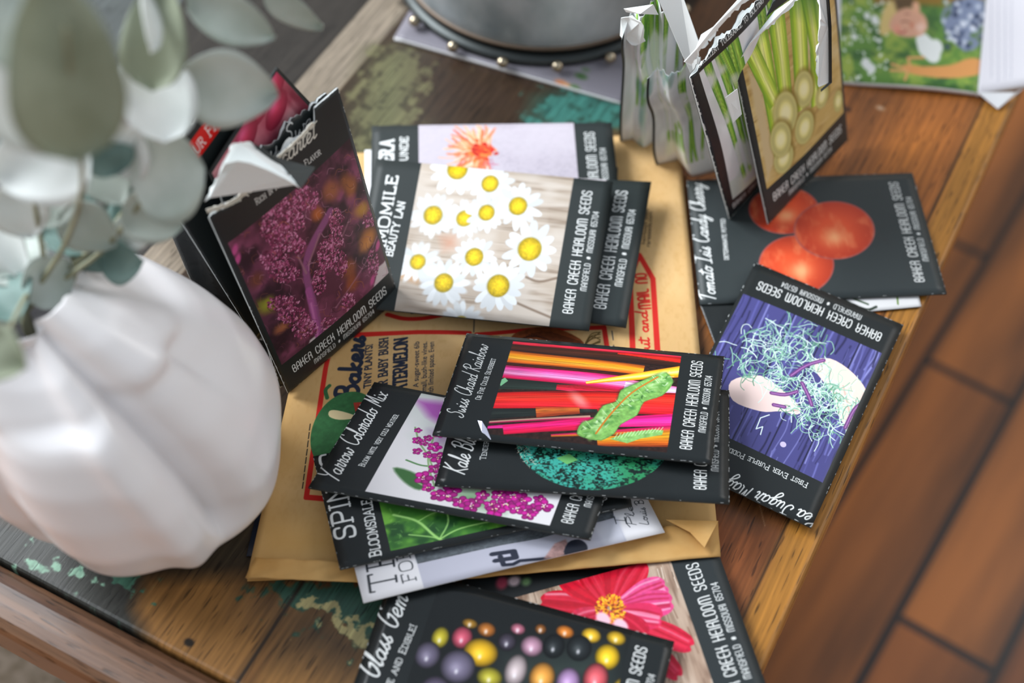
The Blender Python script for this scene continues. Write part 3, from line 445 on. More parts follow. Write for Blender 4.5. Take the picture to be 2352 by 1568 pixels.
def art_scarlet():
    c = blank(PX['scarlet'], 12); P = c.P; c.a[:] = hx('#5a2c40'); c.tint(c.nz(5, 8, 2, 4), '#8a4664', .45, .7); c.tint(c.nz(7, 10, 5, 4), '#2c1620', .48, .7, .9); r = random.Random(2)
    for x, y, s, k in ((790, 420, 9, '#a86432'), (750, 430, 8, '#9a5a3a'), (820, 470, 7, '#b8862e'), (840, 545, 10, '#b9722e'), (830, 560, 6, '#d08a44'), (790, 610, 9, '#8a4c30'), (600, 700, 7, '#8a8a26'), (610, 690, 5, '#a8a82c'), (640, 750, 6, '#b06a44'), (720, 480, 5, '#c0662c'), (800, 640, 7, '#9a5030'), (580, 640, 6, '#6a3a2a')):
        for _ in range(5): c.disc(P((x + r.uniform(-10, 10), y + r.uniform(-10, 10)))[0], s * r.uniform(.3, .7), s * r.uniform(.3, .6), r.uniform(0, 3), k, .38, 1.4)
    c.fill(P((875, 520), (905, 600), (905, 680), (700, 790), (740, 745), (800, 720), (812, 690), (850, 660), (862, 610), (885, 590)), '#cbbdc0', 1, .5, sm=2)
    for q, w_, k in (([(735, 790), (710, 700), (690, 620), (700, 560), (745, 480)], 4.6, '#8a4a78'), ([(728, 790), (705, 700), (695, 660)], 4, '#a0508c'), ([(722, 770), (702, 690)], 1.4, '#c070a8'), ([(690, 620), (660, 560), (640, 540)], 1.2, '#9a6878'), ([(695, 600), (720, 530)], 1.2, '#9a6878'), ([(700, 640), (760, 560), (790, 500)], 1., '#8c5a6c'), ([(760, 700), (830, 600), (860, 540)], .8, '#a06a80')): c.line(P(q), w_, k, .9, .5, sm=5)
    cl = [(690, 450, 30, 28), (640, 470, 38, 22), (615, 520, 30, 26), (640, 545, 40, 25), (660, 500, 26, 24), (760, 500, 18, 28), (735, 580, 22, 40), (760, 540, 16, 36), (620, 590, 34, 24), (640, 620, 34, 22), (670, 560, 18, 20), (640, 690, 36, 18), (665, 720, 36, 22), (690, 750, 30, 22), (770, 600, 16, 30), (790, 690, 16, 24), (750, 740, 24, 20), (720, 640, 16, 30), (850, 600, 14, 34), (840, 500, 16, 16), (600, 480, 18, 14)]
    for x, y, a, b in cl:
        for _ in range(int(a * b / 5.2)):
            t = r.uniform(0, 6.3); d = math.sqrt(r.random()); p = P((x + a * d * math.cos(t), y + b * d * math.sin(t)))[0]; k = r.choice(['#8a3a5c', '#a34a74', '#6a2846', '#b8608c', '#7a3050', '#5a2038', '#c880a4'])
            c.disc(p, r.uniform(.5, 1.1), r.uniform(.35, .8), r.uniform(0, 3), k, .9, .1)
            if r.random() < .3: c.disc(p + .2, .22, col='#f0c4d8')
    for x, y in ((533, 570), (540, 590), (880, 360), (870, 380), (848, 640), (862, 560)): c.disc(P((x, y))[0], 3, 1.6, 1., '#c2508c', .9, .5)
    for _ in range(420):
        x, y = r.uniform(520, 890), r.uniform(340, 800); t = r.uniform(0, 6.3); L = r.uniform(5, 16); c.line(P((x, y), (x + L * math.cos(t), y + L * math.sin(t)), (x + L * 1.6 * math.cos(t + .6), y + L * 1.6 * math.sin(t + .6))), r.uniform(.2, .5), r.choice(['#b8708e', '#3c1a2a', '#94506e', '#d09ab0', '#4a2034', '#a8643c']), r.uniform(.3, .6), .15, sm=3)
    c.frame(3, 81, 21.2, 106.5, BK)
    stext(c, 'Kale Scarlet', (545, 458), (720, 310), 8.5, th=.085, col='#d8d6cc'); cap(c, 'Rich in Nutrients & Flavor', (580, 466), (728, 350), 3., small=.8, col='#d8d8d4'); brand(c); specks(c, 8); return c
def art_fennel():
    c = blank(PX['fennel'], 13); P = c.P; woodbg(c, '#c8aa68', '#967440', '#dcc690', 6); c.tint(c.nz(3, 4, 8), '#d9c8a4', .55, .7, .8); r = random.Random(7)
    c.fill(P((1714, 171), (1740, 200), (1775, 380), (1760, 420)), '#cfb98c', .9, 1)
    for a, b, w0, w1 in (((1730, 20), (1790, 380), 12, 9), ((1770, -40), (1800, 260), 13, 10), ((1825, -40), (1835, 260), 14, 12), ((1870, -60), (1865, 250), 15, 9), ((1840, -80), (1880, 230), 12, 8), ((1715, 110), (1775, 250), 10, 9)):
        a, b = P(a, b); c.band(a, b, w0, w1, ['#6f9c28', '#b4cf3c', '#eef09a', '#cbdc54', '#7ea42c'], r.randint(0, 99), .22)
    c.fill(P((1700, -60), (1900, -60), (1880, 60), (1800, 20), (1730, 110)), '#3f7a2c', .55, 5)
    for x, y, a, b in ((1838, 215, 8, 11), (1798, 270, 9, 13), (1880, 230, 6.5, 7), (1920, 240, 5, 7), (1840, 300, 8.5, 10), (1795, 370, 8, 9), (1788, 330, 8, 11)):
        p = P((x, y))[0]; c.disc(p + .8, a * 1.1, b * 1.05, .2, '#7a6224', .7, 1.4)
        def sh(U, V, q): e = q[..., None]; k = .5 + .5 * np.sin(e * 11 + 3 * U[..., None] if 0 else e * 11); return hx('#efe58c') * (1 - .22 * e) * (1 - .12 * k) + .06
        c.disc(p, a, b, .2, sh, 1, .6); c.disc(p, a * .45, b * .4, .2, '#f4edb8', .8, 1)
    c.frame(4.1, 80, 21.2, 112, '#23292a'); brand(c); specks(c, 9, 60); return c
def art_leek(seed=1, W=PW, H=PH, fr=True):
    c = Cv(W, H, K=4, col='#d6d6da'); c.tint(c.nz(5, 3, seed + 3), '#e6e8ec', .4, .6); c.tint(c.nz(3, 5, seed + 9), '#c2cfc6', .5, .7, .8); r = random.Random(seed)
    for i in range(9):
        x = W * (.25 + .07 * i); c.band((x, H * .12), (x + r.uniform(-14, 14), H * 1.02), 3, 7, ['#3d7a2c', '#86b83c', '#a9cc5c', '#4c8a34'], i, .3, .95, r.uniform(-3, 3))
    c.fill([(W * .15, H * .05), (W * .6, H * .05), (W * .62, H * .22), (W * .2, H * .2)], '#e6ecda', .9, 3); c.tint(c.nz(4, 6, seed + 17), '#d9dadf', .52, .64, .9)
    if not fr:
        c.tint(c.nz(3, 4, seed + 31), '#eef1f3', .45, .6, .8); c.tint(c.nz(3, 3, seed + 37), '#4a8478', .68, .8, .5); c.fill([(0, 0), (3, 0), (3, H), (0, H)], '#23292a', .9, .5); return c
    c.frame(7, W - 4, 14, H - 12, '#22282a'); text(c, 'BAKER CREEK HEIRLOOM SEEDS', (6, 6), (W - 6, 6), 4.6); cap_ = (H - 9); text(c, 'Excellent Tolerance to Bolting', (8, cap_), (W * .8, cap_), 3.4, font=CAPS, small=.8, th=.15, serif=.1); specks(c, seed, 140, .8); return c
# ---------------------------------------------------------------- where the flat things lie: photo corners (00, W0, WH, 0H) and heights in mm
PX = dict(swiss=[(1636, 1067), (1664, 820), (1072, 767), (993, 1000)], yarrow=[(1356, 1241), (1442, 989), (860, 879), (708, 1121)], kaleblue=[(1675, 1158), (1675, 898), (1063, 864), (998, 1116)],
    tomato=[(2174, 676), (2095, 399), (1577, 416), (1607, 701)], pea=[(2075, 748), (1734, 604), (1512, 1046), (1863, 1213)], cham=[(1353, 760), (1408, 419), (864, 366), (800, 704)], under=[(1438, 753), (1496, 419), (955, 392), (869, 671)],
    straw=[(1435, 571), (1405, 283), (854, 291), (850, 584)], dahlia=[(1791, 1660), (1641, 1247), (977, 1430), (1083, 1863)], scarlet=[(660, 902), (914, 684), (774, 200), (463, 466)], fennel=[(1762, 515), (1945, 321), (1905, -172), (1655, 14)],
    spinach=[(1452, 1163), (1390, 905), (719, 1050), (781, 1309)], glassgem=[(1451, 1891), (1549, 1474), (907, 1299), (763, 1715)], card=[(1527, 1222), (1417, 1008), (774, 1147), (835, 1386)], envelope=[(1655, 1275), (1558, 293), (787, 345), (565, 1325)])
ZZ = dict(swiss=[30, 25, 22, 27], yarrow=[21, 17, 16, 19], kaleblue=[25, 20, 18.5, 22], tomato=[3, 4, 3, 2], pea=[6, 7.5, 8, 6], cham=[16, 25, 22, 12], under=[11, 18, 17, 8], straw=[14, 16, 15, 12], dahlia=[4.5, 5.5, 3, 3], spinach=[15, 13, 12, 14], glassgem=[12, 11, 7, 8], card=[12, 10, 10, 11.5], envelope=[6, 5, 5, 5])
def put(k, label, art, seed, **kw): return pouch(label, PX[k], ZZ[k], print_mat(art(), k + '_print', rough=kw.pop('rough', .36), spec=.32, bstr=kw.pop('bstr', .2), coat=kw.pop('coat', .0)), seed=seed, **kw)
GR = 'black seed packets spread over the kraft envelope'
put('tomato', 'black seed packet with three orange tomatoes lying near the table edge', art_tomato, 1)
put('pea', 'black seed packet with green pea tendrils and hands on violet boards', art_pea, 2)
put('under', 'black seed packet mostly hidden under the daisy packet, only its lettered end showing', art_under, 3, puff=.0006)
put('straw', 'seed packet with an orange strawflower on lilac cloth, behind the daisy packet', art_straw, 4, puff=.0006, rough=.5)
put('cham', 'seed packet with white chamomile daisies on weathered wood', art_cham, 5, puff=.0006, rough=.5, bstr=.05)
put('spinach', 'black seed packet with green spinach leaves under the yarrow packet', art_spinach, 6, puff=.0007)
put('yarrow', 'black seed packet with magenta yarrow flowers on pale grey', art_yarrow, 7, puff=.0007)
put('kaleblue', 'black seed packet with a round picture of blue green kale', art_kaleblue, 8, puff=.0016, rough=.28)
put('swiss', 'glossy black seed packet with red, pink and orange chard stems, topmost of the pile', art_swiss, 9, puff=.0022, amp=.0016, rough=.24, bstr=.35, nu=22, nv=30)
put('dahlia', 'black seed packet with a red and white dahlia on wood boards', art_dahlia, 10, puff=.001, rough=.45)
put('glassgem', 'glossy black seed packet with multicoloured glass-like corn kernels', art_glassgem, 11, puff=.0014, amp=.001, rough=.24)

SW_ = None
def plate(name, parent, P3, mats, thick=.0004, sub=0):
    P3 = [np.asarray(p, float) for p in P3]; c = np.mean(P3, 0); N = np.zeros(3); n = len(P3)
    for i in range(n): N += np.cross(P3[i] - c, P3[(i + 1) % n] - c)
    N /= np.linalg.norm(N); view = np.array([0, 0, CAMH]) - c; N = N if N @ view > 0 else -N; sgn = 1 if sum(np.cross(P3[i] - c, P3[(i + 1) % n] - c) @ N for i in range(n)) > 0 else -1
    V = P3 + [p - N * thick for p in P3]; F = [tuple(range(n))[::sgn], tuple(range(n, 2 * n))[::-sgn]] + [((i, i + n, (i + 1) % n + n, (i + 1) % n))[::sgn] for i in range(n)]
    return mesh(name, V, F, mats, parent, midx=[0, min(1, len(mats) - 1)] + [min(2, len(mats) - 1)] * n, smooth=False)
def jag(P3, n=8, amp=.0007, seed=1):                # torn edge: subdivide and jitter a run of points
    r = random.Random(seed); out = []
    for a, b in zip(P3[:-1], P3[1:]):
        for k in range(n): out.append(a + (b - a) * (k / n) + np.array([r.uniform(-1, 1), r.uniform(-1, 1), r.uniform(-1, 1)]) * amp * (k > 0))
    return out + [P3[-1]]
def plate_on(c, name, rough=.4): return print_mat(c, name, rough)

M_CREAM = mat('torn_cream_paper', '#cfccc0', .8)
M_GLARE = mat('bright_crease_glare', '#c9cbdc', .25, .3)  # bright lavender colour stands in for glare on the packet's creased corner
swp = [o for o in SC.objects if o.get('label', '').startswith('glossy black seed packet with red, pink')][0]
plate('crease_glare', swp, [at(*q) for q in ((1097, 965, .0285), (1107, 967, .029), (1118, 984, .0295), (1128, 1009, .0285), (1112, 1011, .0275), (1106, 990, .0285))], [M_GLARE], .0002)
# ---------------------------------------------------------------- standing packets, left group (lean on each other behind the vase)
def up(px, z): return [at(x, y, h / 1000) for (x, y), h in zip(px, z)]
def torn(line, seed, amp=.012):
    r = random.Random(seed); J = [r.uniform(-amp, amp) for _ in range(60)]
    return lambda u: float(np.interp(u, *zip(*line)) + J[int(u * 59)])
Csc = up(PX['scarlet'], [7, 7, 138, 134])
Nsc = np.cross(Csc[1] - Csc[0], Csc[3] - Csc[0]); Nsc /= np.linalg.norm(Nsc)
sc = pouch('black seed packet with purple curly kale, standing upright beside the white vase', None, None, print_mat(art_scarlet(), 'scarlet_print', .4, bstr=.15), puff=.003, seed=21, top=torn([(0, .945), (.25, .93), (.5, .95), (.8, .965), (.84, 2), (1, 2)], 3, .008), nu=44, nv=66, C4=Csc, tall=True, bmat=M_DARKPOUCH)
def onp(px, py, off, C=Csc, N=Nsc):                   # where the ray through a pixel meets the packet's plane, moved by off
    o = np.array([0, 0, CAMH]); d = at(px, py, 0) - o; t = ((C[0] + N * off) - o) @ N / (d @ N); return o + d * t
F_ = lambda L: [onp(x, y, h / 1000) for x, y, h in L]
plate('torn_white_inside', sc, jag(F_([(470, 462, 5), (504, 392, 7), (534, 330, 8), (575, 325, 8), (606, 356, 10), (645, 378, 14), (668, 402, 20), (690, 431, 26)]), 7, .0005) + F_([(655, 410, 25), (620, 392, 24), (575, 374, 23), (545, 369, 21), (515, 376, 17), (505, 395, 13), (480, 455, 6)]), [M_WHITE])
plate('torn_flap', sc, jag(F_([(578, 325, 8.5), (607, 345, 10), (640, 362, 13), (724, 383, 20)]), 4, .0003) + F_([(721, 390, 21.5), (692, 432, 27)]) + jag(F_([(688, 428, 26.4), (668, 400, 20.6), (645, 376, 14.6), (604, 354, 10.6), (578, 326, 8.6)]), 4, .0004)[1:], [M_BACK])
plate('torn_white_line', sc, jag(F_([(474, 481, 4.8), (530, 462, 5), (570, 432, 5.2), (625, 372, 5.4), (680, 322, 5.6), (718, 281, 5.4)]), 8, .0005) + jag(F_([(724, 288, 5.2), (690, 320, 5.2), (632, 377, 5), (580, 438, 5), (536, 470, 4.8), (478, 490, 4.6)]), 8, .0005), [M_CREAM])
flap = Cv(PW, PH, K=3, col='#2b3030')
def art_sweet():
    c = Cv(PW, PH, K=5, col='#2a2f30'); text(c, 'Tiny Sweet', (20, 117), (78, 121), 9, font=SCRIPT, th=.09, shear=.28); text(c, 'Long', (6, 104), (30, 104), 9, font=SCRIPT, th=.1, shear=.28); specks(c, 3, 150, .6); return c
Csw = [Csc[0] - Nsc * .006, Csc[1] - Nsc * .006, onp(747, 212, -.007), onp(487, 395, -.007)]
sw = pouch('torn black seed packet right behind the purple kale packet, lettered top showing', None, None, print_mat(art_sweet(), 'sweet_print', .28, bstr=.6), puff=.001, seed=22, top=torn([(0, .93), (.3, .97), (.55, .95), (.6, .99), (.9, .985), (1, 1.2)], 8, .012), nu=40, nv=50, C4=Csw, tall=True, bmat=M_DARKPOUCH)
def art_onion():
    c = Cv(PW, PH, K=4, col='#b9566a'); c.tint(c.nz(4, 5, 3), '#e0a0a8', .4, .8); c.tint(c.nz(8, 3, 5), '#7c2838', .5, .8, .8)
    for p, a, b in (((72, 120), 16, 12), ((50, 122), 14, 11), ((30, 116), 14, 12), ((60, 100), 15, 12)):
        c.disc(p, a, b, .5, lambda U, V, q: hx('#c23a58') * (1.1 - .35 * q[..., None]) + .25 * np.exp(-((U - .2) ** 2 + (V - .5) ** 2) * 5)[..., None] * hx('#e8b0ff'), 1, .4)
        for k in range(5): c.line([(p[0] - a, p[1] - 3 + k), (p[0], p[1] - 4 + 3 * k), (p[0] + a, p[1] - 2 + k)], .3, '#8a2038', .5, .2, sm=4)
    c.frame(1.5, 80, 3, 128.5, '#1f2424'); return c
Con = [onp(x, y, -.013) for x, y in ((650, 770), (800, 330), (634, 153), (478, 396))]
pouch('seed packet with pink onions peeking out behind the torn packets', None, None, print_mat(art_onion(), 'onion_print', .3), puff=.0008, seed=23, C4=Con, tall=True, nu=20, nv=30)
def art_farm():
    c = Cv(PW, PH, K=5, col='#23292a'); c.fill([(0, 101), (PW, 101), (PW, 112), (0, 112)], '#d41f1c'); text(c, 'For Your Farm', (4, 103.5), (66, 103.5), 6, font=CAPS, small=.85, th=.13, serif=.1); text(c, 'Dark D', (4, 117), (48, 117), 9, font=SCRIPT, th=.08, shear=.28); specks(c, 5); return c
Cfa = [onp(x, y, -.020) for x, y in ((588, 785), (765, 540), (500, 118), (318, 355))]
pouch('black seed packet with a red lettered band, half hidden by eucalyptus leaves', None, None, print_mat(art_farm(), 'farm_print', .35), puff=.001, seed=24, C4=Cfa, tall=True, top=torn([(0, .95), (.4, .97), (.7, .94), (1, .96)], 4), nu=40, nv=40, bmat=M_DARKPOUCH)
wc = Cv(90, 130, K=2, col='#dcdae0')
for k in range(9): wc.line([(70, 60 + k * 7), (76, 63 + k * 7)], 1.2, '#5a5e66', .8)
e = empty('paper_card', at(300, 300, .0)); tag(e, 'white card standing between the eucalyptus leaves and the grey table board', 'card')
sheet('card_face', e, up([(300, 470), (420, 300), (345, 105), (232, 270)], [20, 20, 118, 118]), [print_mat(wc, 'white_card_print', .5), M_WHITE], thick=.0004)
def art_plainblack(s): 
    c = blank([(0, 0), (1, 0), (1, 1), (0, 1)], s); brand(c); specks(c, s, 200, .5); c.line([(5, 0), (5, PH)], .4, '#cfd4d4', .7); c.line([(8, 0), (8, PH)], .3, '#cfd4d4', .5); return c
Cb = up([(500, 800), (640, 830), (478, 484), (384, 522)], [8, 8, 104, 98])
pouch('crumpled black seed packet between the white vase and the purple kale packet', None, None, print_mat(art_plainblack(31), 'edge_print', .22, bstr=.7), puff=.002, seed=25, amp=.004, C4=[p + np.array([0, .002, 0]) for p in Cb], tall=True, top=torn([(0, .95), (.4, .98), (.6, .93), (1, .97)], 6), nu=30, nv=40, bmat=M_DARKPOUCH)

# ---------------------------------------------------------------- standing packets, right group
Cfe = up(PX['fennel'], [8, 6, 134, 134]); Nfe = np.cross(Cfe[1] - Cfe[0], Cfe[3] - Cfe[0]); Nfe /= np.linalg.norm(Nfe)
fe = pouch('black seed packet with pale green fennel stalks, standing on the tomato packet', None, None, print_mat(art_fennel(), 'fennel_print', .45), puff=.003, seed=26, C4=Cfe, tall=True, top=torn([(0, .70), (.06, .76), (.2, .80), (.5, .93), (.6, 1.2), (1, 1.2)], 6, .006), nu=44, nv=60, bmat=M_WHITE)
plate('torn_white_edge', fe, jag([at(1736, 88, .112), at(1790, 40, .120), at(1850, -12, .128)], 8, .0007) + [at(1835, -12, .128), at(1780, 26, .122), at(1722, 100, .113), at(1698, 140, .105)], [M_WHITE])
plate('torn_white_strip', fe, jag([at(1880, -30, .140), at(1884, 60, .122), at(1874, 140, .102), at(1881, 200, .088)], 8, .0008) + [at(1904, 190, .088), at(1903, 60, .120), at(1896, -30, .140)], [M_WHITE])
plate('crimped_edge', fe, [at(1896, -30, .1405), at(1903, 60, .1205), at(1904, 190, .0885), at(1886, 206, .087), at(1886, 211, .0865), at(1911, 190, .0882), at(1910, 60, .1203), at(1903, -30, .140)], [M_BACK])
Clk = [at(1688, 508, .006), at(1840, 330, .006), at(1800, -70, .136), at(1590, 150, .128)]
Nlk = np.cross(Clk[1] - Clk[0], Clk[3] - Clk[0]); Nlk /= np.linalg.norm(Nlk)
lk_ = pouch('torn black and white seed packet with leeks, behind the fennel packet', None, None, print_mat(art_leek(3), 'leek_print', .4, bstr=.6, bscale=40), puff=.004, seed=27, amp=.003, C4=[p - Nlk * .004 for p in Clk], tall=True, top=torn([(0, .93), (.3, .96), (.6, .95), (1, .98)], 9), nu=40, nv=50, bmat=M_DARKPOUCH)
plate('torn_paper_rim', lk_, jag([at(1588, 152, .131), at(1605, 118, .137), at(1632, 95, .139), at(1662, 50, .141), at(1720, 0, .143), at(1760, -30, .144)], 7, .0009) + [at(1745, -40, .148), at(1700, -5, .147), at(1640, 62, .144), at(1612, 80, .142), at(1600, 112, .140), at(1572, 142, .133)], [M_WHITE])
plate('paper_tab', lk_, [at(1667, 224, .104), at(1694, 204, .106), at(1704, 262, .092), at(1684, 282, .088)], [M_WHITE])
def zig(u, v): return .011 * (abs(((u * 2.6 + .15 * v) % 1) - .5) * 2 - .5) * (.5 + v) + .004 * math.sin(9 * v + 5 * u)
M_GREENWHITE = print_mat(art_leek(7, fr=False), 'crumpled_leek_print', .5, bstr=.5, bscale=30)
e = empty('seed_packet', at(1520, 330)); tag(e, 'crumpled white and green seed packet standing against the galvanized bucket', 'seed packet')
Cg = up([(1425, 318), (1580, 338), (1560, -30), (1432, 52)], [2, 2, 122, 112])
sheet('front_panel', e, Cg, [print_mat(art_leek(11, fr=False), 'crumpled_print', .5, bstr=.5, bscale=30), M_WHITE], off=zig, nu=30, nv=30, thick=.0005, top=torn([(0, .93), (.3, 1), (.5, .9), (1, .99)], 5, .02))
plate('folded_flap', e, [at(1500, -30, .135), at(1560, -30, .135), at(1606, 100, .112), at(1596, 190, .09), at(1560, 110, .10)], [M_WHITE])
plate('crumpled_corner', e, [at(1432, 20, .122), at(1500, 10, .128), at(1512, 34, .122), at(1470, 32, .124), at(1438, 28, .12)], [M_WHITE])
plate('crumpled_corner', e, jag([at(1426, 42, .112), at(1452, 36, .115), at(1478, 60, .112), at(1482, 95, .100), at(1450, 103, .098), at(1424, 82, .101)], 3, .001), [M_WHITE])
Ch = up([(1512, 345), (1648, 388), (1606, 100), (1480, 150)], [3, 3, 95, 84])
e = empty('seed_packet', at(1580, 350)); tag(e, 'creased seed packet with green leek stems, left of the standing leek packet', 'seed packet')
sheet('front_panel', e, [p + np.array([0, -.008, 0]) for p in Ch], [M_GREENWHITE, M_WHITE], off=lambda u, v: .008 * (abs(((u * 1.6 + .3 * v) % 1) - .5) * 2 - .5) + .002 * math.sin(11 * v), nu=26, nv=26, thick=.0005, top=torn([(0, .9), (.3, .96), (.6, .9), (1, .98)], 15, .02))

# ---------------------------------------------------------------- card, envelope, other papers
c = Cv(83, 128, px=PX['card'], col='#e6e4e8'); P = c.P
c.fill(P((953, 1276), (976, 1356), (1443, 1250), (1409, 1178)), '#bcbccb'); c.fill(P((953, 1276), (960, 1297), (1150, 1255), (1235, 1240), (1410, 1190), (1405, 1140), (940, 1230)), '#565c62', amp=.3, seed=3)
for k in range(14): c.line(P((955, 1262 + k * 2.5), (1400, 1160 + k * 2.5)), .25, '#7c848a', .5, .2)
c.fill(P((1360, 1205), (1420, 1190), (1438, 1241), (1390, 1254)), '#c9cad6', .9, .8); 
for q, w_ in (([(1133, 1275), (1180, 1268), (1185, 1283), (1140, 1290)], 3.), ([(1150, 1280), (1158, 1300), (1180, 1298), (1195, 1290), (1260, 1284), (1300, 1270)], 2.2), ([(1290, 1278), (1330, 1262)], 2.)): c.line(P(q), w_, '#23283a', 1, .2)
c.fill(P((1250, 1285), (1275, 1250), (1300, 1240), (1312, 1262), (1290, 1282)), '#b58f8c', 1, .5, amp=.2, seed=4); c.fill(P((1298, 1276), (1305, 1248), (1330, 1240), (1348, 1252), (1345, 1268)), '#262a38', 1, .3, sm=3)
text(c, 'THE', P((914, 1350))[0], P((892, 1215))[0], 11, col='#2b3036', font=CAPS, th=.1, serif=.08); text(c, 'FOR', P((957, 1333))[0], P((938, 1262))[0], 5.5, col='#2b3036', font=CAPS, th=.1, serif=.08)
text(c, 'I hope', P((1438, 1200))[0], P((1412, 1098))[0], 4.2, col='#23282e', font=SCRIPT, th=.09); text(c, 'Please', P((1462, 1206))[0], P((1438, 1105))[0], 3.6, col='#23282e', font=SCRIPT, th=.1); text(c, 'Louis B. Cullen', P((1490, 1204))[0], P((1462, 1085))[0], 3.6, col='#23282e', font=SCRIPT, th=.1)
cardC = corners(PX['card'], ZZ['card']); e = empty('printed_card', (*np.mean(cardC, 0)[:2], .010)); tag(e, 'white printed card with a photo strip sticking out under the spinach packet', 'card')
sheet('card_face', e, cardC, [print_mat(c, 'card_print', .5, bstr=.03), M_CARDBACK], off=lambda u, v: .0012 * math.sin(2.5 * v) - .001 * u * 0, thick=.0005)
KR = '#c79a5c'
eC = corners(PX['envelope'], ZZ['envelope']); eW, eH = np.linalg.norm(eC[1] - eC[0]) * 1000, np.linalg.norm(eC[3] - eC[0]) * 1000
c = Cv(eW, eH, K=5, px=PX['envelope'], col='#d6b07a'); P = c.P; c.tint(c.nz(6, 8, 2), '#caa066', .4, .8, .8); c.tint(c.nz(90, 120, 7, 2), '#bf955a', .5, .9, .35); NV = '#232a3c'; RD = '#c8261e'
c.fill(P((560, 1100), (720, 1100), (690, 880), (820, 700), (600, 700), (540, 1340), (1680, 1290), (1640, 1140), (700, 1160)), '#c49858', .55, 9)
for q in ([(960, 765), (764, 772), (748, 845), (704, 1140), (900, 1160)], [(820, 768), (960, 765), (1079, 766), (1068, 960)], [(1095, 769), (1240, 757), (1388, 752), (1400, 830), (1420, 1000)], [(1455, 830), (1447, 640), (1468, 585), (1500, 640), (1512, 830)]): c.line(P(q), 2.6 if q[0][0] != 1455 else 3., RD)
c.line(P((890, 722), (930, 733), (980, 733), (1035, 722)), 2.6, RD, sm=5); c.disc(P((950, 712))[0], 3, 2.4, 0, NV); c.line(P((1090, 735), (1089, 764)), .5, NV)
c.line(P((1406, 760), (1409, 780)), .5, NV); c.line(P((1410, 792), (1412, 826)), .5, NV)
for k in range(8): c.line(P((713 - k * 2.3, 972 + k * 19), (711 - k * 2.3, 986 + k * 19)), .5, '#2a2620')
sb = c.P
text(c, "Bakers", P((822, 905))[0], P((838, 772))[0], 11, col=NV, font=SCRIPT, th=.2); sans(c, 'TINY PLANTS!', P((853, 888))[0], P((857, 792))[0], 4.2, NV, 1); text(c, 'SUGAR BABY BUSH', P((889, 925))[0], P((892, 777))[0], 4.6, col=NV, font=CAPS, th=.17, serif=.1)
text(c, 'WATERMELON', P((934, 915))[0], P((936, 777))[0], 6.8, col=NV, font=CAPS, th=.18, serif=.1); sans(c, 'A sugar-sweet 6lb', P((962, 890))[0], P((964, 786))[0], 3., NV); sans(c, 'a small, bush-like vines.', P((980, 915))[0], P((982, 787))[0], 3., NV); sans(c, 'with limited space. Even', P((996, 912))[0], P((998, 787))[0], 3., NV)
c.disc(P((792, 985))[0], 22, 17, 0, lambda U, V, q: hx('#33663c') * (.9 + .3 * noise(U.shape[1], U.shape[0], 20, 20, 3, 3)[..., None])); c.line(P((752, 912), (748, 895), (757, 884)), 2., '#33663c', sm=4)
c.fill(P((757, 942), (775, 940), (812, 950), (815, 958), (780, 962), (757, 955)), '#e2cfa0', sm=3); c.fill(P((812, 922), (840, 920), (840, 950), (818, 950)), '#a8382a'); c.fill(P((822, 930), (836, 930), (834, 944), (824, 944)), '#7a241c')
c.fill(P((1175, 775), (1200, 760), (1250, 752), (1300, 762), (1342, 788), (1320, 815), (1230, 815), (1180, 800)), '#86421f', sm=3, amp=.2)
for k in range(7): c.line(P((1185 + k * 6, 785 - k * 3), (1250 + k * 4, 764 + k * 4), (1335, 786 + k * 3)), .4, '#3c1c10', .8, 0, sm=4)
r = random.Random(3)
for k in range(12): x = 1345; c.line(P((x, 788 + k), (x + 14, 770 + k * 3 + r.uniform(-6, 6)), (x + 34, 762 + k * 4 + r.uniform(-8, 8))), .5, '#5a4620', sm=4)
text(c, 'Cut and', P((1494, 818))[0], P((1486, 715))[0], 6, col=RD, font=SCRIPT, th=.16); text(c, 'MAIL NOW', P((1494, 708))[0], P((1482, 618))[0], 6, col=RD, font=BRAND, th=.2)
sans(c, 'rareseeds.com', P((1493, 566))[0], P((1499, 484))[0], 2.6, '#3a3026'); sans(c, 'heirloom seed', P((1482, 560))[0], P((1490, 478))[0], 2.2, '#3a3026')
MK = print_mat(c, 'envelope_print', .75, spec=.25, bstr=.25, bscale=28); M_KRAFT = mat('kraft_paper', KR, .75, spec=.25); mottled(M_KRAFT, '#b98a4c', '#cda468', 40, 5); bump(M_KRAFT, 35, .4, .002)
e = empty('kraft_envelope', (*np.mean(eC, 0)[:2], 0)); tag(e, 'large printed kraft paper envelope lying flat under the seed packets', 'envelope'); w_ = wr(77, .0022, 9)
ef = lambda u, v: (.0006 + .0022 * (math.sin(math.pi * u) * math.sin(math.pi * v)) ** .4 - .0022 + w_(u * 2.5, v * 2.5) * min(1, 10 * min(u, 1 - u)) * min(1, 10 * min(v, 1 - v))) - .0015 * (u > .99)
sheet('envelope_front', e, eC, [MK, M_KRAFT], ef, 50, 60, .0003); sheet('envelope_back', e, [np.array([p[0], p[1], .0012]) for p in eC], [M_KRAFT, M_KRAFT], None or (lambda u, v: 0), 4, 4, .0006)
fC = corners([(835, 1337), (850, 1292), (585, 1279), (563, 1325)], [8, 8.6, 8.6, 8]); w2 = wr(5, .0012, 6); sheet('folded_flap', e, fC, [M_KRAFT, M_KRAFT], lambda u, v: w2(u, v * 3), 10, 24, .0006)
w3 = wr(15, .0016, 6); sheet('torn_flap', e, corners([(1655, 1277), (1649, 1196), (1040, 1262), (1052, 1330)], [7.4, 8.4, 8.4, 7.4]), [M_KRAFT, M_KRAFT], lambda u, v: w3(u, v * 3), 10, 30, .0006)
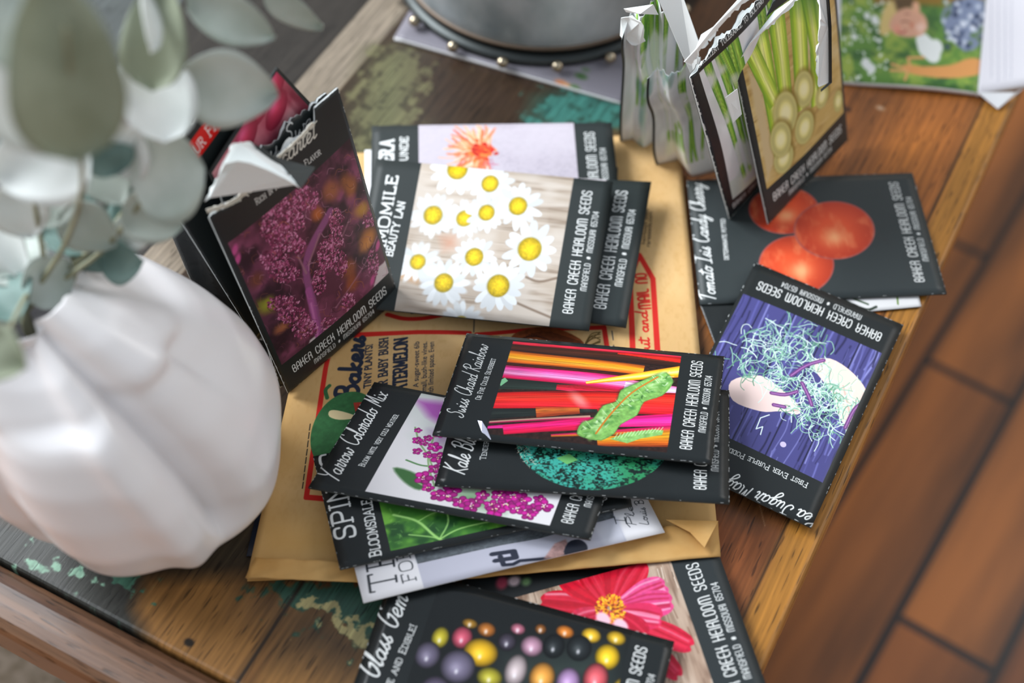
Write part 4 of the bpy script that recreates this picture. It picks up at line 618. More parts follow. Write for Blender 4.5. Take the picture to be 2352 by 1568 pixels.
plate('dog_ear', e, [at(1530, 1193, .0115), at(1650, 1196, .0125), at(1634, 1226, .0125), at(1618, 1257, .012), at(1585, 1222, .0115)], [M_KRAFT], .0003)
M_NAVY = mat('navy_card', '#20283a', .4); e = tag(mesh('dark_card', *(lambda C: ([*C, *[q + np.array([0, 0, -.0008]) for q in C]], [(0, 1, 2, 3), (7, 6, 5, 4), (0, 4, 5, 1), (1, 5, 6, 2), (2, 6, 7, 3), (3, 7, 4, 0)]))(corners([(760, 1272), (780, 1130), (600, 1130), (566, 1276)], [1.1] * 4)), M_NAVY), 'dark navy card edge sticking out under the left side of the kraft envelope', 'card')  # thin navy card lying under the envelope's left edge
c = Cv(PW, PH, K=4, px=[(2120, 707), (2080, 560), (1880, 560), (1925, 722)], col='#e0dfe0'); P = c.P
for q, k, w_ in (([(1935, 690), (1985, 712), (2010, 706)], '#2c3a2e', 3), ([(1950, 684), (1990, 700)], '#41563e', 2.4), ([(2060, 680), (2062, 700)], '#6a8a3c', 3)): c.line(P(q), w_, k, 1, .3, sm=4)
pouch('white seed packet with dark leaves, only a corner showing under the tomato packet', [(2116, 704), (2080, 560), (1880, 560), (1932, 722)], [1.2, 1.2, 1.2, 1.2], print_mat(c, 'leaf_print', .5), puff=.0003, gap=.0004, amp=.0001, seed=41)
pouch('plain black seed packet end between the tomato packet and the envelope', [(1775, 820), (1760, 690), (1608, 700), (1645, 800)], [1.4, 1.4, 1.6, 1.6], print_mat(art_plainblack(51), 'plain_print', .4), puff=.0002, gap=.0004, amp=.0001, seed=42)
c = Cv(PW, PH, K=4, col='#1c2021'); c.disc((76, 104), 5, 4, 0, '#a03c50', 1, 1.5); c.disc((77, 96), 4, 4, 0, '#c8b0b4', 1, 1.5); c.disc((76, 88), 3, 3, 0, '#6a8a5c', 1, 1.5)
pouch('dark seed packet with blurred pink flowers, a sliver showing under the printed card', [(1500, 1560), (1540, 1300), (1062, 1322), (1040, 1560)], [1.6, 1.6, 1.6, 1.6], print_mat(c, 'sliver_print', .4), puff=.0004, gap=.0004, amp=.0001, seed=43)
pouch('white edged packet under the left end of the strawflower packet', [(1300, 540), (1290, 330), (838, 345), (838, 545)], [9, 9, 8, 8], M_CARDBACK, puff=.0004, gap=.0004, amp=.0001, seed=44)
pouch('crinkled black packet whose edge shows right of the strawflower packet', [(1412, 612), (1419, 385), (1250, 380), (1240, 600)], [10, 12, 12, 10], M_DARKPOUCH, puff=.0006, gap=.0006, amp=.0006, seed=45)
# magazine
mp = [(2250, 213), (2275, -110), (1893, -110), (1920, 182)]; c = Cv(100, 120, K=5, px=mp, col='#5f8a38'); P = c.P; c.tint(c.nz(9, 9, 3), '#9aae48', .45, .7); c.tint(c.nz(12, 12, 5), '#2f5a2a', .5, .75, .8)
c.fill(P((1990, -40), (2270, -40), (2262, 22), (2010, 10)), '#8a6a20', .9, 2); r = random.Random(8)
for _ in range(70): x, y = r.uniform(1930, 2040), r.uniform(0, 185); c.disc(P((x, y))[0], r.uniform(.6, 2), r.uniform(.5, 1.5), r.uniform(0, 3), '#eef2ee', .8, .5)
for x, y, a in ((1990, 145, 5), (2000, 155, 5), (1992, 35, 3), (1963, 82, 3), (2128, 112, 9), (2140, 125, 8), (2120, 98, 7), (2150, 110, 6), (2010, 45, 4)): c.disc(P((x, y))[0], a, a * .8, .4, '#e6e9e6', .95, .8)
c.fill(P((2020, 75), (2028, 25), (2052, 0), (2100, -8), (2080, 25), (2062, 50), (2040, 78)), '#d8bc78', 1, 1.2, sm=3); c.fill(P((2050, -5), (2095, -8), (2108, 18), (2060, 28)), '#5c4426', .9, 1.5)
c.fill(P((2042, 58), (2058, 30), (2088, 20), (2120, 36), (2130, 62), (2118, 82), (2088, 88), (2058, 80)), '#dca488', 1, 1., sm=3); c.fill(P((2095, 10), (2108, 8), (2112, 28), (2098, 34)), '#e2aa88', 1, .8, sm=3); c.disc(P((2060, 68))[0], 4, 3, 0, '#e89a80', .7, 1.5)
c.fill(P((2098, 62), (2118, 52), (2128, 66), (2112, 80)), '#eec4b0', .8, 1.4); c.line(P((2070, 52), (2080, 50), (2088, 54)), 1, '#8c5844', .8, .5, sm=3); c.line(P((2078, 34), (2088, 34)), .9, '#8c5844', .7, .5); c.line(P((2062, 74), (2072, 78), (2080, 72)), 1.2, '#b04c44', .8, .5, sm=3); c.disc(P((2094, 60))[0], 2.4, 1.8, 0, '#cf8468', .8, .8)
c.fill(P((2160, 40), (2190, 5), (2262, 0), (2256, 95), (2215, 120), (2180, 85)), '#7c88a4', 1, 1, sm=2)
for _ in range(70): x, y = r.uniform(2165, 2258), r.uniform(5, 110); c.disc(P((x, y))[0], 2, 1.8, .8, r.choice(['#2e3a56', '#c6cede', '#3c4a6a', '#e0e4ee', '#5a7a48']), .7, .7)
c.fill(P((2075, 150), (2120, 155), (2180, 152), (2225, 135), (2258, 140), (2252, 170), (2180, 182), (2110, 176), (2080, 165)), '#dd9a58', 1, .8, sm=3)
for q in ([(2080, 160), (2048, 148)], [(2080, 165), (2046, 162)], [(2085, 165), (2078, 185)], [(2090, 155), (2085, 135), (2120, 135)]): c.line(P(q), 2.2, '#e0a468', 1, .6)
c.fill(P((1880, -120), (1935, -120), (1931, 60), (1925, 190), (1900, 190)), '#d6d4da'); 
for k in range(5): c.line(P((1908, -20 + k * 14), (1918, -20 + k * 14)), 1, '#7a7c84', .8, .3)
mg = empty('open_magazine', at(2150, 100)); tag(mg, 'open magazine with a photo of a child in a flower meadow, at the table corner', 'magazine')
sheet('photo_page', mg, corners(mp, [4, 4, 4, 4]), [print_mat(c, 'magazine_photo', .35, bstr=.04), M_CARDBACK], off=lambda u, v: .001 * math.sin(5 * v), thick=.0028)
tp = [(2380, 190), (2400, -110), (2275, -110), (2246, 213)]; c = Cv(60, 120, K=5, px=tp, col='#dddbe2'); P = c.P
for x in (2276, 2292, 2308, 2322):
    y = 190 - r.uniform(0, 20)
    while y > -60: L = r.uniform(6, 26); c.line(P((x, y), (x + 2, y - L)), 1., '#8a8ca0', .75, .25); y -= L + 4
sheet('text_page', mg, corners(tp, [5, 5, 5, 5]), [print_mat(c, 'magazine_text', .5, bstr=.04), M_CARDBACK], thick=.0035)
plate('curled_corner', mg, [at(2246, 212, .005), at(2331, 212, .006), at(2352, 203, .006), at(2292, 250, .002)], [M_CARDBACK], .0006)
# ---------------------------------------------------------------- table (its own frame: s leftwards from the right edge, p along the boards)
TH = math.radians(63.14); Dp = np.array([math.cos(TH), math.sin(TH), 0]); Ds = np.array([-math.sin(TH), math.cos(TH), 0])
def isect(a, b, c, d): A = np.array([(b - a)[:2], -(d - c)[:2]]).T; t = np.linalg.solve(A, (c - a)[:2]); return a + (b - a) * t[0]
E0 = at(1948, 1100); N0 = at(258, 1423); O = isect(E0, E0 + Dp, N0, N0 + Ds)
def SP(x, y, z=0): q = at(x, y, z) - O; return float(q @ Ds), float(q @ Dp)
TS, TP = .86, .98
T = lambda s, p, z: O + Ds * s + Dp * p + np.array([0, 0, z])
def quadpx():                                         # table plane seen through four photo points
    q = [(300, 1500), (1900, 1100), (2200, 300), (100, 200)]; return q, [tuple(1000 * v for v in SP(*p)) for p in q]
tq, ts = quadpx(); c = Cv(TS * 1000, TP * 1000, K=1.6, col='#4c3524'); c.M = homog(tq, ts); P = c.P
def pl(s0, s1, col, seed, amp=.35): c.fill([(s0, -5), (s1, -5), (s1, TP * 1000 + 5), (s0, TP * 1000 + 5)], col, amp=0); 
sx = lambda x, y: SP(x, y)[0] * 1000
sB, sL, sG, sD, sBe = sx(1750, 1325), sx(597, 1487), sx(275, 147), sx(700, 165), sx(905, 60)
pl(0, sB, '#a06c34', 1); pl(sB, sL, '#5e3c20', 2); pl(sL, sBe, '#352619', 2); pl(sBe, sD, '#85796a', 3); pl(sD, sG, '#2e2a26', 4); pl(sG, 900, '#4e5352', 5)
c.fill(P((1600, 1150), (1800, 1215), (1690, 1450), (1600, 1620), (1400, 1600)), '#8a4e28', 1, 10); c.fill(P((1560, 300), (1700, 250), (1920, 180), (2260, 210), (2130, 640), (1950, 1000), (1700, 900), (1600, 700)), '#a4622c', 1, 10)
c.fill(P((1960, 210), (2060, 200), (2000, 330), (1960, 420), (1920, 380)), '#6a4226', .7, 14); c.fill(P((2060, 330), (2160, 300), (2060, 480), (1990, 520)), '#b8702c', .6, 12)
c.fill([(0, 0), (sB, 0), (sB, 980), (0, 980)], '#a8722f', .75, 2); c.line([(sB, 0), (sB, 980)], 1., '#2c1c10', .8, .5)
c.fill(P((800, 260), (850, 120), (960, 90), (980, 200), (960, 330), (830, 400), (780, 330)), '#45442f', .9, 12); c.fill(P((960, 130), (1200, 180), (1240, 280), (960, 290)), '#35271d', .9, 14); c.fill(P((1230, 225), (1330, 195), (1440, 220), (1460, 300), (1300, 290), (1210, 285)), '#2c5148', .9, 8)
n = c.nz(150, 170, 5, 4)
def patch(poly, col, lo=.45, hi=.55, soft=12, seed=5, al=.9):
    b = c.box(P(*poly), 20); x0, y0, x1, y1 = b[:4]; d, ins = c.sd(b, P(*poly), True); d = np.where(ins, d, -d); m = np.clip((n[y0:y1, x0:x1] + np.clip(d / soft, -1, 1) * .25 - lo) / (hi - lo), 0, 1) * al; c.blend(b, m, col)
patch(((810, 250), (860, 110), (960, 100), (970, 220), (900, 330), (820, 390)), '#6c6a4a', .5, .6, 14, al=.7); patch(((1230, 220), (1330, 190), (1450, 220), (1460, 300), (1300, 290), (1215, 290)), '#3a7168', .52, .66, 10)
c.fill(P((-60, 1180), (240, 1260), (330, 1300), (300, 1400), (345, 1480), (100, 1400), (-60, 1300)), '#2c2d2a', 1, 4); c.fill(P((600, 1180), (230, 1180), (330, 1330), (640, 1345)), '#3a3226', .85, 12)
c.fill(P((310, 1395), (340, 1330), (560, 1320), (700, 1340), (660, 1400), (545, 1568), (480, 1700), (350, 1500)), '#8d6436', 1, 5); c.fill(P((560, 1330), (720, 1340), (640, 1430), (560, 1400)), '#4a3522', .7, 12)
c.fill(P((668, 1380), (840, 1380), (900, 1640), (530, 1640)), '#8a6234', 1, 6); c.fill(P((660, 1405), (760, 1360), (860, 1480), (830, 1560), (640, 1500)), '#4e3b28', .9, 12)
patch(((640, 1330), (930, 1330), (880, 1420), (850, 1480), (760, 1420), (680, 1375)), '#2a5145', .4, .5, 8); patch(((690, 1370), (760, 1395), (850, 1460), (840, 1490), (780, 1450), (700, 1392)), '#b9a873', .5, .56, 5); patch(((60, 1305), (130, 1305), (225, 1335), (215, 1352), (130, 1335)), '#7da58e', .46, .54, 7); patch(((230, 1290), (330, 1320), (300, 1370), (270, 1350)), '#3f6c5a', .5, .56, 6)
c.line(P((700, 1330), (545, 1568), (500, 1640)), 1.6, '#221a14', .9, .5); c.disc(P((434, 1475))[0], 2.2, 1.8, 0, '#1f1a16', 1, .5); c.line([(sG, 0), (sG, 980)], 1.4, '#1f2020', .8, .5); c.line([(sD, 0), (sD, 980)], 1.5, '#1c1916', .8, .5); c.line(P((231, 189), (320, 105)), 1.2, '#1a1c1c', .9, .3)
c.disc(P((2022, 248))[0], 2.5, 1.8, 0, '#c8a88c', .8, 1); c.disc(P((1948, 252))[0], 1.8, col='#3c2416', al=.8, soft=1)
c.line(P((1745, 1160), (1757, 1208)), .35, '#c8a080', .6); 
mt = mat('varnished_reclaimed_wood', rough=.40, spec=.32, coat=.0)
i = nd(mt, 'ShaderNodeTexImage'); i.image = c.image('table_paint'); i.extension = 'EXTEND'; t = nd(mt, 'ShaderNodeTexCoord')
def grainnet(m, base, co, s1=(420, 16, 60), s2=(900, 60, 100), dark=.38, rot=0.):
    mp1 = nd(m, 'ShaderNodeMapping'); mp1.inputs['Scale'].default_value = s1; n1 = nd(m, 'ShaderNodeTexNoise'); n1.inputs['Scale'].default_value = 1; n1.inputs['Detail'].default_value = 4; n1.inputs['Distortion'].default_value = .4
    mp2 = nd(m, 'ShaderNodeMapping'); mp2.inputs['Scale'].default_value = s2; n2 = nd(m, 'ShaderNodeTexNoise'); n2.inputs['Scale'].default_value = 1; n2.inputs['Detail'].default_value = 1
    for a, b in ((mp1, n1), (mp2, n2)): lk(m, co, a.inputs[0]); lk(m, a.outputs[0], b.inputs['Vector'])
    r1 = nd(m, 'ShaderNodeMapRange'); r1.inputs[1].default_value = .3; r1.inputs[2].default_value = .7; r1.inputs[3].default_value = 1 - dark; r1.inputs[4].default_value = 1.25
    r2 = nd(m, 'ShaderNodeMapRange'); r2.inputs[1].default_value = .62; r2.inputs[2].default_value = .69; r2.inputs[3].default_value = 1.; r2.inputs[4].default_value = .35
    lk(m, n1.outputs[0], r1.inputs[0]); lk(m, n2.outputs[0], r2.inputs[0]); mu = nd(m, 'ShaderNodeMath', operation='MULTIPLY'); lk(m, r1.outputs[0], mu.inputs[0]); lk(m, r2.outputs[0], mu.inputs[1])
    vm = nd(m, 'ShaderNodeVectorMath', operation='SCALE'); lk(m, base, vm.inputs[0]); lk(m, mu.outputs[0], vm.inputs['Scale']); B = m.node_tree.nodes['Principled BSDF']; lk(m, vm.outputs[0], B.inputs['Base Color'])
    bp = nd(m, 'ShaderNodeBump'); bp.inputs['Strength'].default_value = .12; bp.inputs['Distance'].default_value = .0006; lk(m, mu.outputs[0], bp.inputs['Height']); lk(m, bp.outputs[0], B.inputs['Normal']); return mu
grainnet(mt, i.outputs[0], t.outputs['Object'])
def woodmat(name, c1, c2, s1, s2, rough=.35, scale=6, dark=.38, st=(60, 4, 10)):
    m = mat(name, rough=rough, coat=.1); r = mottled(m, c1, c2, 1, 3, st); tt = nd(m, 'ShaderNodeTexCoord'); grainnet(m, r.outputs[0], tt.outputs['Object'], s1, s2, dark); return m
tb = empty('wooden_table', tuple(O), 0); tb.rotation_euler = (0, 0, TH - math.pi / 2); tag(tb, 'reclaimed wood coffee table with flaking green paint and a rounded end rail', 'table')
def lbox(name, mt_, x0, x1, y0, y1, z0, z1, parent, bev=.004, uvbox=None):
    # local: x = -s (to the right positive), y = p
    V = [(x, y, z) for z in (z0, z1) for y in (y0, y1) for x in (x0, x1)]; F = [(0, 2, 3, 1), (4, 5, 7, 6), (0, 1, 5, 4), (2, 6, 7, 3), (0, 4, 6, 2), (1, 3, 7, 5)]
    me = bpy.data.meshes.new(name); me.from_pydata(V, [], F); me.materials.append(mt_); o = bpy.data.objects.new(name, me); SC.collection.objects.link(o); o.parent = parent
    if uvbox: 
        L = me.uv_layers.new(name='uv')
        for lp in me.loops: v = me.vertices[lp.vertex_index].co; L.data[lp.index].uv = (-v.x / uvbox[0], v.y / uvbox[1])
    b = o.modifiers.new('b', 'BEVEL'); b.width = bev; b.segments = 3; return o
lbox('tabletop', mt, -TS, 0, .0, TP, -.032, 0, tb, .0025, (TS, TP))
MR = woodmat('end_rail_wood', '#4c3326', '#7a5a42', (16, 420, 60), (70, 900, 100), st=(4, 60, 10)); rail = lbox('end_rail', MR, -TS, .002, -.027, -.0005, -.036, .0025, tb, .009)
ML = woodmat('leg_wood', '#3c2818', '#543822', (200, 200, 14), (500, 500, 40))
for x, y in ((-.07, .05), (-TS + .07, .05), (-.07, TP - .07), (-TS + .07, TP - .07)): lbox('leg', ML, x - .03, x + .03, y - .03, y + .03, -.45, -.033, tb, .004)
lbox('apron', ML, -TS + .05, -.05, .03, .05, -.10, -.033, tb, .002); lbox('apron', ML, -.055, -.035, .03, TP - .05, -.10, -.033, tb, .002)

# ---------------------------------------------------------------- floor
FZ = -.45; fa, fb, fc = at(2058, 1415, FZ), at(1973, 1568, FZ), at(2296, 1526, FZ); fyaw = math.atan2(*(fa - fb)[1::-1]); bw = np.linalg.norm(fc - fa)
fd = np.array([math.cos(fyaw), math.sin(fyaw)])
mf = mat('floor_boards', rough=.42, coat=.08); tt = nd(mf, 'ShaderNodeTexCoord'); br = nd(mf, 'ShaderNodeTexBrick'); br.offset = .37; br.inputs['Scale'].default_value = 1; br.inputs['Brick Width'].default_value = bw * 4.6; br.inputs['Row Height'].default_value = bw; br.inputs['Mortar Size'].default_value = .0045; br.inputs['Mortar Smooth'].default_value = .3
L_ = lambda s: (*np.where(hx(s) <= .04045, hx(s) / 12.92, ((hx(s) + .055) / 1.055) ** 2.4), 1)
br.inputs['Color1'].default_value = L_('#a3622a'); br.inputs['Color2'].default_value = L_('#7d441a'); br.inputs['Mortar'].default_value = L_('#24140c'); lk(mf, tt.outputs['Object'], br.inputs[0])
mpp = nd(mf, 'ShaderNodeMapping'); mpp.inputs['Scale'].default_value = (2.2, 17, 1); nn = nd(mf, 'ShaderNodeTexNoise'); nn.inputs['Scale'].default_value = 1; nn.inputs['Detail'].default_value = 3; lk(mf, tt.outputs['Object'], mpp.inputs[0]); lk(mf, mpp.outputs[0], nn.inputs['Vector'])
rr = nd(mf, 'ShaderNodeMapRange'); rr.inputs[1].default_value = .35; rr.inputs[2].default_value = .65; rr.inputs[3].default_value = .4; rr.inputs[4].default_value = 1.6; lk(mf, nn.outputs[0], rr.inputs[0]); vm = nd(mf, 'ShaderNodeVectorMath', operation='SCALE'); lk(mf, br.outputs[0], vm.inputs[0]); lk(mf, rr.outputs[0], vm.inputs['Scale']); lk(mf, vm.outputs[0], mf.node_tree.nodes['Principled BSDF'].inputs['Base Color'])
fl_ = mesh('floor', [(x, y, z) for z in (0, -.02) for x, y in ((-4, -4), (4, -4), (4, 4), (-4, 4))], [(0, 1, 2, 3), (7, 6, 5, 4), (0, 4, 5, 1), (1, 5, 6, 2), (2, 6, 7, 3), (3, 7, 4, 0)], mf, smooth=False); tag(fl_, kind='structure')
fl_.location = (fa[0], fa[1], FZ); fl_.rotation_euler = (0, 0, fyaw)
mwl = mat('wall_paint', '#d8d4cc', .9)
for nm, x0, x1, y0, y1 in (('wall_left', -2.6, -2.5, -2.2, 2.8), ('wall_back', -2.6, 2.6, 2.7, 2.8), ('wall_right', 2.5, 2.6, -2.2, 2.8), ('wall_front', -2.6, 2.6, -2.3, -2.2)):
    V = [(x, y, z) for z in (FZ, 2.0) for y in (y0, y1) for x in (x0, x1)]; tag(mesh(nm, V, [(0, 2, 3, 1), (4, 5, 7, 6), (0, 1, 5, 4), (2, 6, 7, 3), (0, 4, 6, 2), (1, 3, 7, 5)], mwl, smooth=False), kind='structure')
mru = mat('rug_wool', rough=.95, spec=.1); mottled(mru, '#6e6252', '#94877a', 160, 3); bump(mru, 300, .6, .003)
rc_ = [at(70, 1425, FZ), at(190, 1580, FZ), at(150, 2200, FZ), at(-900, 2000, FZ), at(-900, 1300, FZ), at(-200, 1330, FZ)]
V = [p + np.array([0, 0, .004]) for p in rc_] + [p for p in rc_]; n_ = len(rc_); r_ = mesh('rug', V, [tuple(range(n_))[::-1], tuple(range(n_, 2 * n_))] + [(i, (i + 1) % n_, (i + 1) % n_ + n_, i + n_) for i in range(n_)], mru, smooth=False); tag(r_, 'grey beige woven rug on the floor below the table end', 'rug')

# ---------------------------------------------------------------- galvanized bucket on a beaded ring, card under it
def lathe(prof, n=96, cx=0, cy=0, f=None, closed=False):
    V = []; F = []
    for i, (r_, z) in enumerate(prof):
        for k in range(n): a = 2 * math.pi * k / n; q = (cx + r_ * math.cos(a), cy + r_ * math.sin(a), z); V.append(f(q, a, i) if f else q)
    m = len(prof)
    for i in range(m - 1):
        for k in range(n): k2 = (k + 1) % n; F.append((i * n + k, i * n + k2, (i + 1) * n + k2, (i + 1) * n + k))
    F.append(tuple(range(n))[::-1]) if not closed else None; return V, F
mgv = mat('galvanized_steel', rough=.42, metal=.2); rg = mottled(mgv, '#879398', '#ccd2d6', 28, 6, (1, 1, .5), .32, .7); bump(mgv, 40, .25, .002)
mrs = mat('rusty_bead', '#6a5a4c', .5, .3); mst = mat('steel_stud', '#a89c88', .22, .95); mdk = mat('dark_iron_ring', '#383c3c', .4, .7)
bx, by = .015, .722; bk = empty('galvanized_bucket', (bx, by, .0035)); tag(bk, 'round galvanized metal bucket on a beaded ring at the back of the table', 'bucket')
V, F = lathe([(.0875, .009), (.0885, .011), (.090, .02), (.094, .045), (.0965, .054), (.0975, .057), (.0965, .060), (.0985, .075), (.104, .11), (.110, .15), (.1125, .153), (.110, .156), (.1085, .15), (.102, .11), (.096, .075), (.091, .045), (.086, .014), (.001, .013)], f=lambda q, a, i: (q[0], q[1], q[2] + .0035)); V = [(p[0] + bx, p[1] + by, p[2]) for p in V]; mesh('body', V, F, mgv, bk)
def torus(R, r_, z, n=96, m=10): 
    V = [(bx + (R + r_ * math.cos(2 * math.pi * j / m)) * math.cos(2 * math.pi * i / n), by + (R + r_ * math.cos(2 * math.pi * j / m)) * math.sin(2 * math.pi * i / n), z + r_ * math.sin(2 * math.pi * j / m)) for i in range(n) for j in range(m)]
    return V, [(i * m + j, i * m + (j + 1) % m, ((i + 1) % n) * m + (j + 1) % m, ((i + 1) % n) * m + j) for i in range(n) for j in range(m)]
V, F = torus(.0885, .0014, .0135); mesh('bottom_bead', V, F, mrs, bk)
V, F = lathe([(.086, .0035), (.0925, .0035), (.0935, .005), (.0925, .007), (.089, .009), (.084, .009)]); mesh('base_ring', [(p[0] + bx, p[1] + by, p[2]) for p in V], F, mdk, bk)
sp = None
for k in range(19):
    a = 2 * math.pi * (k + .52) / 19
    if sp is None:
        V, F = lathe([(.0001, -.0036), (.002, -.003), (.0034, -.0012), (.0036, 0), (.0034, .0012), (.0027, .0024), (.0014, .0033), (.0001, .0036)], 14); sp = mesh('stud', V, F, mst); o = sp
    else: o = sp.copy(); SC.collection.objects.link(o)
    o.parent = bk; o.location = (.098 * math.cos(a), .098 * math.sin(a), .0047)
c = Cv(130, 180, K=3, px=[(1440, 238), (1540, 60), (990, -60), (905, 85)], col='#77747d'); P = c.P
for x, y, k, a in ((1288, 190, '#b0704a', 5), (1302, 196, '#c08a5c', 4), (1335, 175, '#3c5a34', 5), (1320, 200, '#4a6a3c', 4), (1345, 160, '#50684a', 3)): c.disc(P((x, y))[0], a, a * .8, .4, k, .9, 1.6)
e = empty('printed_card', at(1200, 80)); tag(e, 'grey lilac printed card lying under the galvanized bucket', 'card'); sheet('card_face', e, corners([(1440, 238), (1540, 60), (990, -60), (905, 85)], [3, 3, 3, 3]), [print_mat(c, 'bucket_card_print', .5, bstr=.03), M_CARDBACK], thick=.0028)

# ---------------------------------------------------------------- vase
VX, VY = at(318, 975, .06)[:2]; VR = 1.0
prof = [(.024, 0), (.030, .0008), (.040, .006), (.052, .020), (.0625, .036), (.0675, .056), (.0665, .076), (.062, .095), (.055, .111), (.046, .124), (.037, .134), (.028, .141), (.0235, .1445), (.0205, .143), (.021, .136), (.026, .12), (.034, .10), (.036, .06), (.02, .02), (.0005, .016)]
pr = []
for (r0, z0), (r1, z1) in zip(prof[:-1], prof[1:]):
    for k in range(4): pr.append((r0 + (r1 - r0) * k / 4, z0 + (z1 - z0) * k / 4))
pr.append(prof[-1])
def gv(a, c_, w_): d = (a - c_ + math.pi) % (2 * math.pi) - math.pi; return d / w_
def vf(q, a, i):
    r_, z = pr[i]
    if i < 50:
        t = min(1, max(0, z / .14)); ad = math.degrees(a) % 360; k = 0
        def groove(c0, tw, w_, depth, z0, z1):          # sharp left wall, soft right wall
            d = (ad - (c0 + tw * (t - .4)) + 180) % 360 - 180; e = min(1, max(0, (z - z0) / .022)) * min(1, max(0, (z1 - z) / .02)); x = d / w_
            return depth * math.exp(-x * x * (7 if x < 0 else .9)) * e * (1 if abs(x) < 4 else 0)
        k -= groove(314, -8, 11, .0150, .030, .2); k -= groove(238, -10, 19, .0085, .02, .2); k -= groove(356, -10, 14, .0045, .085, .2); k -= groove(175, -10, 20, .006, .02, .2)
        k += .0050 * math.exp(-(((ad - (298 - 8 * (t - .4)) + 180) % 360 - 180) / 7) ** 2) * min(1, max(0, (z - .012) / .01)) 
        k += .0022 * math.cos(5 * a + 2 + 2 * t) * (1 - t); s = 1 + k / max(r_, .03)
        if r_ < .05 and z > .1: s = 1 + (k * .8 + .006 * math.cos(3 * a + .8)) / .05
        r_ *= s; z += .007 * t ** 3 * math.cos(3 * a + 1.2)
    x, y = r_ * math.cos(a), r_ * math.sin(a); return (x - .030 * (z / .14) ** 2, y + .004 * (z / .14), z)
V, F = lathe(pr, 220, f=vf); F = F[:-1]; F.append(tuple(range(220))[::-1])
mv = mat('white_ceramic', '#eceaec', .28, spec=.5, coat=.2); vs = mesh('vase', [(p[0] + VX, p[1] + VY, p[2] + .0005) for p in V], F, mv); tag(vs, 'white folded ceramic vase holding eucalyptus on the left of the table', 'vase')
sb_ = vs.modifiers.new('s', 'SUBSURF'); sb_.levels = 1; sb_.render_levels = 1

# ---------------------------------------------------------------- eucalyptus
mlf = {}
for k, (a, b) in dict(grey=('#b4bfb6', '#d2dad5'), olive=('#8f967e', '#a8b09a'), pale=('#e0e6e3', '#f2f5f4'), teal=('#5f7a74', '#8ea8a2')).items():  # pale kind: window brightness on the leaves is put into the colour
    m = mat('eucalyptus_' + k, rough=.55, spec=.3); mottled(m, a, b, 40, 3); B = m.node_tree.nodes['Principled BSDF']; bump(m, 80, .15, .001)
    tr = nd(m, 'ShaderNodeBsdfTranslucent'); mx = nd(m, 'ShaderNodeMixShader'); mx.inputs[0].default_value = .22; tr.inputs[0].default_value = (*[float(v) for v in L_(b)[:3]], 1); out = m.node_tree.nodes['Material Output']; lk(m, B.outputs[0], mx.inputs[1]); lk(m, tr.outputs[0], mx.inputs[2]); lk(m, mx.outputs[0], out.inputs[0]); mlf[k] = m
mstem = mat('eucalyptus_stem', '#8a8a70', .6); 
def leafmesh(parent, b, t, wid, k, roll=0., cup=.2, seed=0, name='leaf'):
    b, t = np.asarray(b), np.asarray(t); d = t - b; L = np.linalg.norm(d); d = d / L; view = np.array([0, 0, CAMH]) - (b + t) / 2; n = view - (view @ d) * d; n /= np.linalg.norm(n); s = np.cross(d, n); cr, sr = math.cos(roll), math.sin(roll); n, s = cr * n + sr * s, cr * s - sr * n
    V = []; F = []; nu, nv = 8, 14; r = random.Random(seed); ph = r.uniform(0, 6)
    for lay in (0, 1):
        for j in range(nv + 1):
            v = j / nv; w_ = wid / 2 * (math.sin(math.pi * min(1, v ** .8)) ** .62 if 0 < v < 1 else .02) * (1 + .05 * math.sin(7 * v + ph))
            for i in range(nu + 1):
                u = i / nu * 2 - 1; h = cup * wid * (u * u - .3) * .5 + .10 * L * math.sin(math.pi * v) * (1 if cup > 0 else -1) * .6 + .02 * wid * math.sin(6 * v + 3 * u + ph) - lay * .0005
                V.append(b + d * L * v + s * u * w_ + n * h)
    N_ = (nu + 1) * (nv + 1); I = lambda i, j, l: l * N_ + j * (nu + 1) + i
    for j in range(nv):
        for i in range(nu): F.append((I(i, j, 0), I(i + 1, j, 0), I(i + 1, j + 1, 0), I(i, j + 1, 0))); F.append((I(i, j + 1, 1), I(i + 1, j + 1, 1), I(i + 1, j, 1), I(i, j, 1)))
        F.append((I(0, j, 0), I(0, j + 1, 0), I(0, j + 1, 1), I(0, j, 1))); F.append((I(nu, j + 1, 0), I(nu, j, 0), I(nu, j, 1), I(nu, j + 1, 1)))
    return mesh(name, V, F, mlf[k], parent)
def tube(name, parent, pts, r_, m, seg=8):
    P_ = np.array(pts, float); Q = []
    for i in range(len(P_) - 1):
        p0, p1, p2, p3 = P_[max(i - 1, 0)], P_[i], P_[i + 1], P_[min(i + 2, len(P_) - 1)]
        for k in range(6): t = k / 6; Q.append(.5 * (2 * p1 + (p2 - p0) * t + (2 * p0 - 5 * p1 + 4 * p2 - p3) * t * t + (3 * p1 - p0 - 3 * p2 + p3) * t ** 3))
    Q.append(P_[-1]); Q = np.array(Q); V = []; F = []; n = len(Q); ref = np.array([1., .2, .1])
    for i in range(n):
        d = Q[min(i + 1, n - 1)] - Q[max(i - 1, 0)]; d /= np.linalg.norm(d); a = np.cross(d, ref); a /= np.linalg.norm(a); b = np.cross(d, a); rr_ = r_ * (1 - .5 * i / n)
        for k in range(seg): g = 2 * math.pi * k / seg; V.append(Q[i] + rr_ * (a * math.cos(g) + b * math.sin(g)))
    for i in range(n - 1):
        for k in range(seg): k2 = (k + 1) % seg; F.append((i * seg + k, i * seg + k2, (i + 1) * seg + k2, (i + 1) * seg + k))
    F += [tuple(range(seg))[::-1], tuple(range((n - 1) * seg, n * seg))]; return mesh(name, V, F, m, parent)
MOUTH = np.array([VX - .030, VY + .004, .135])
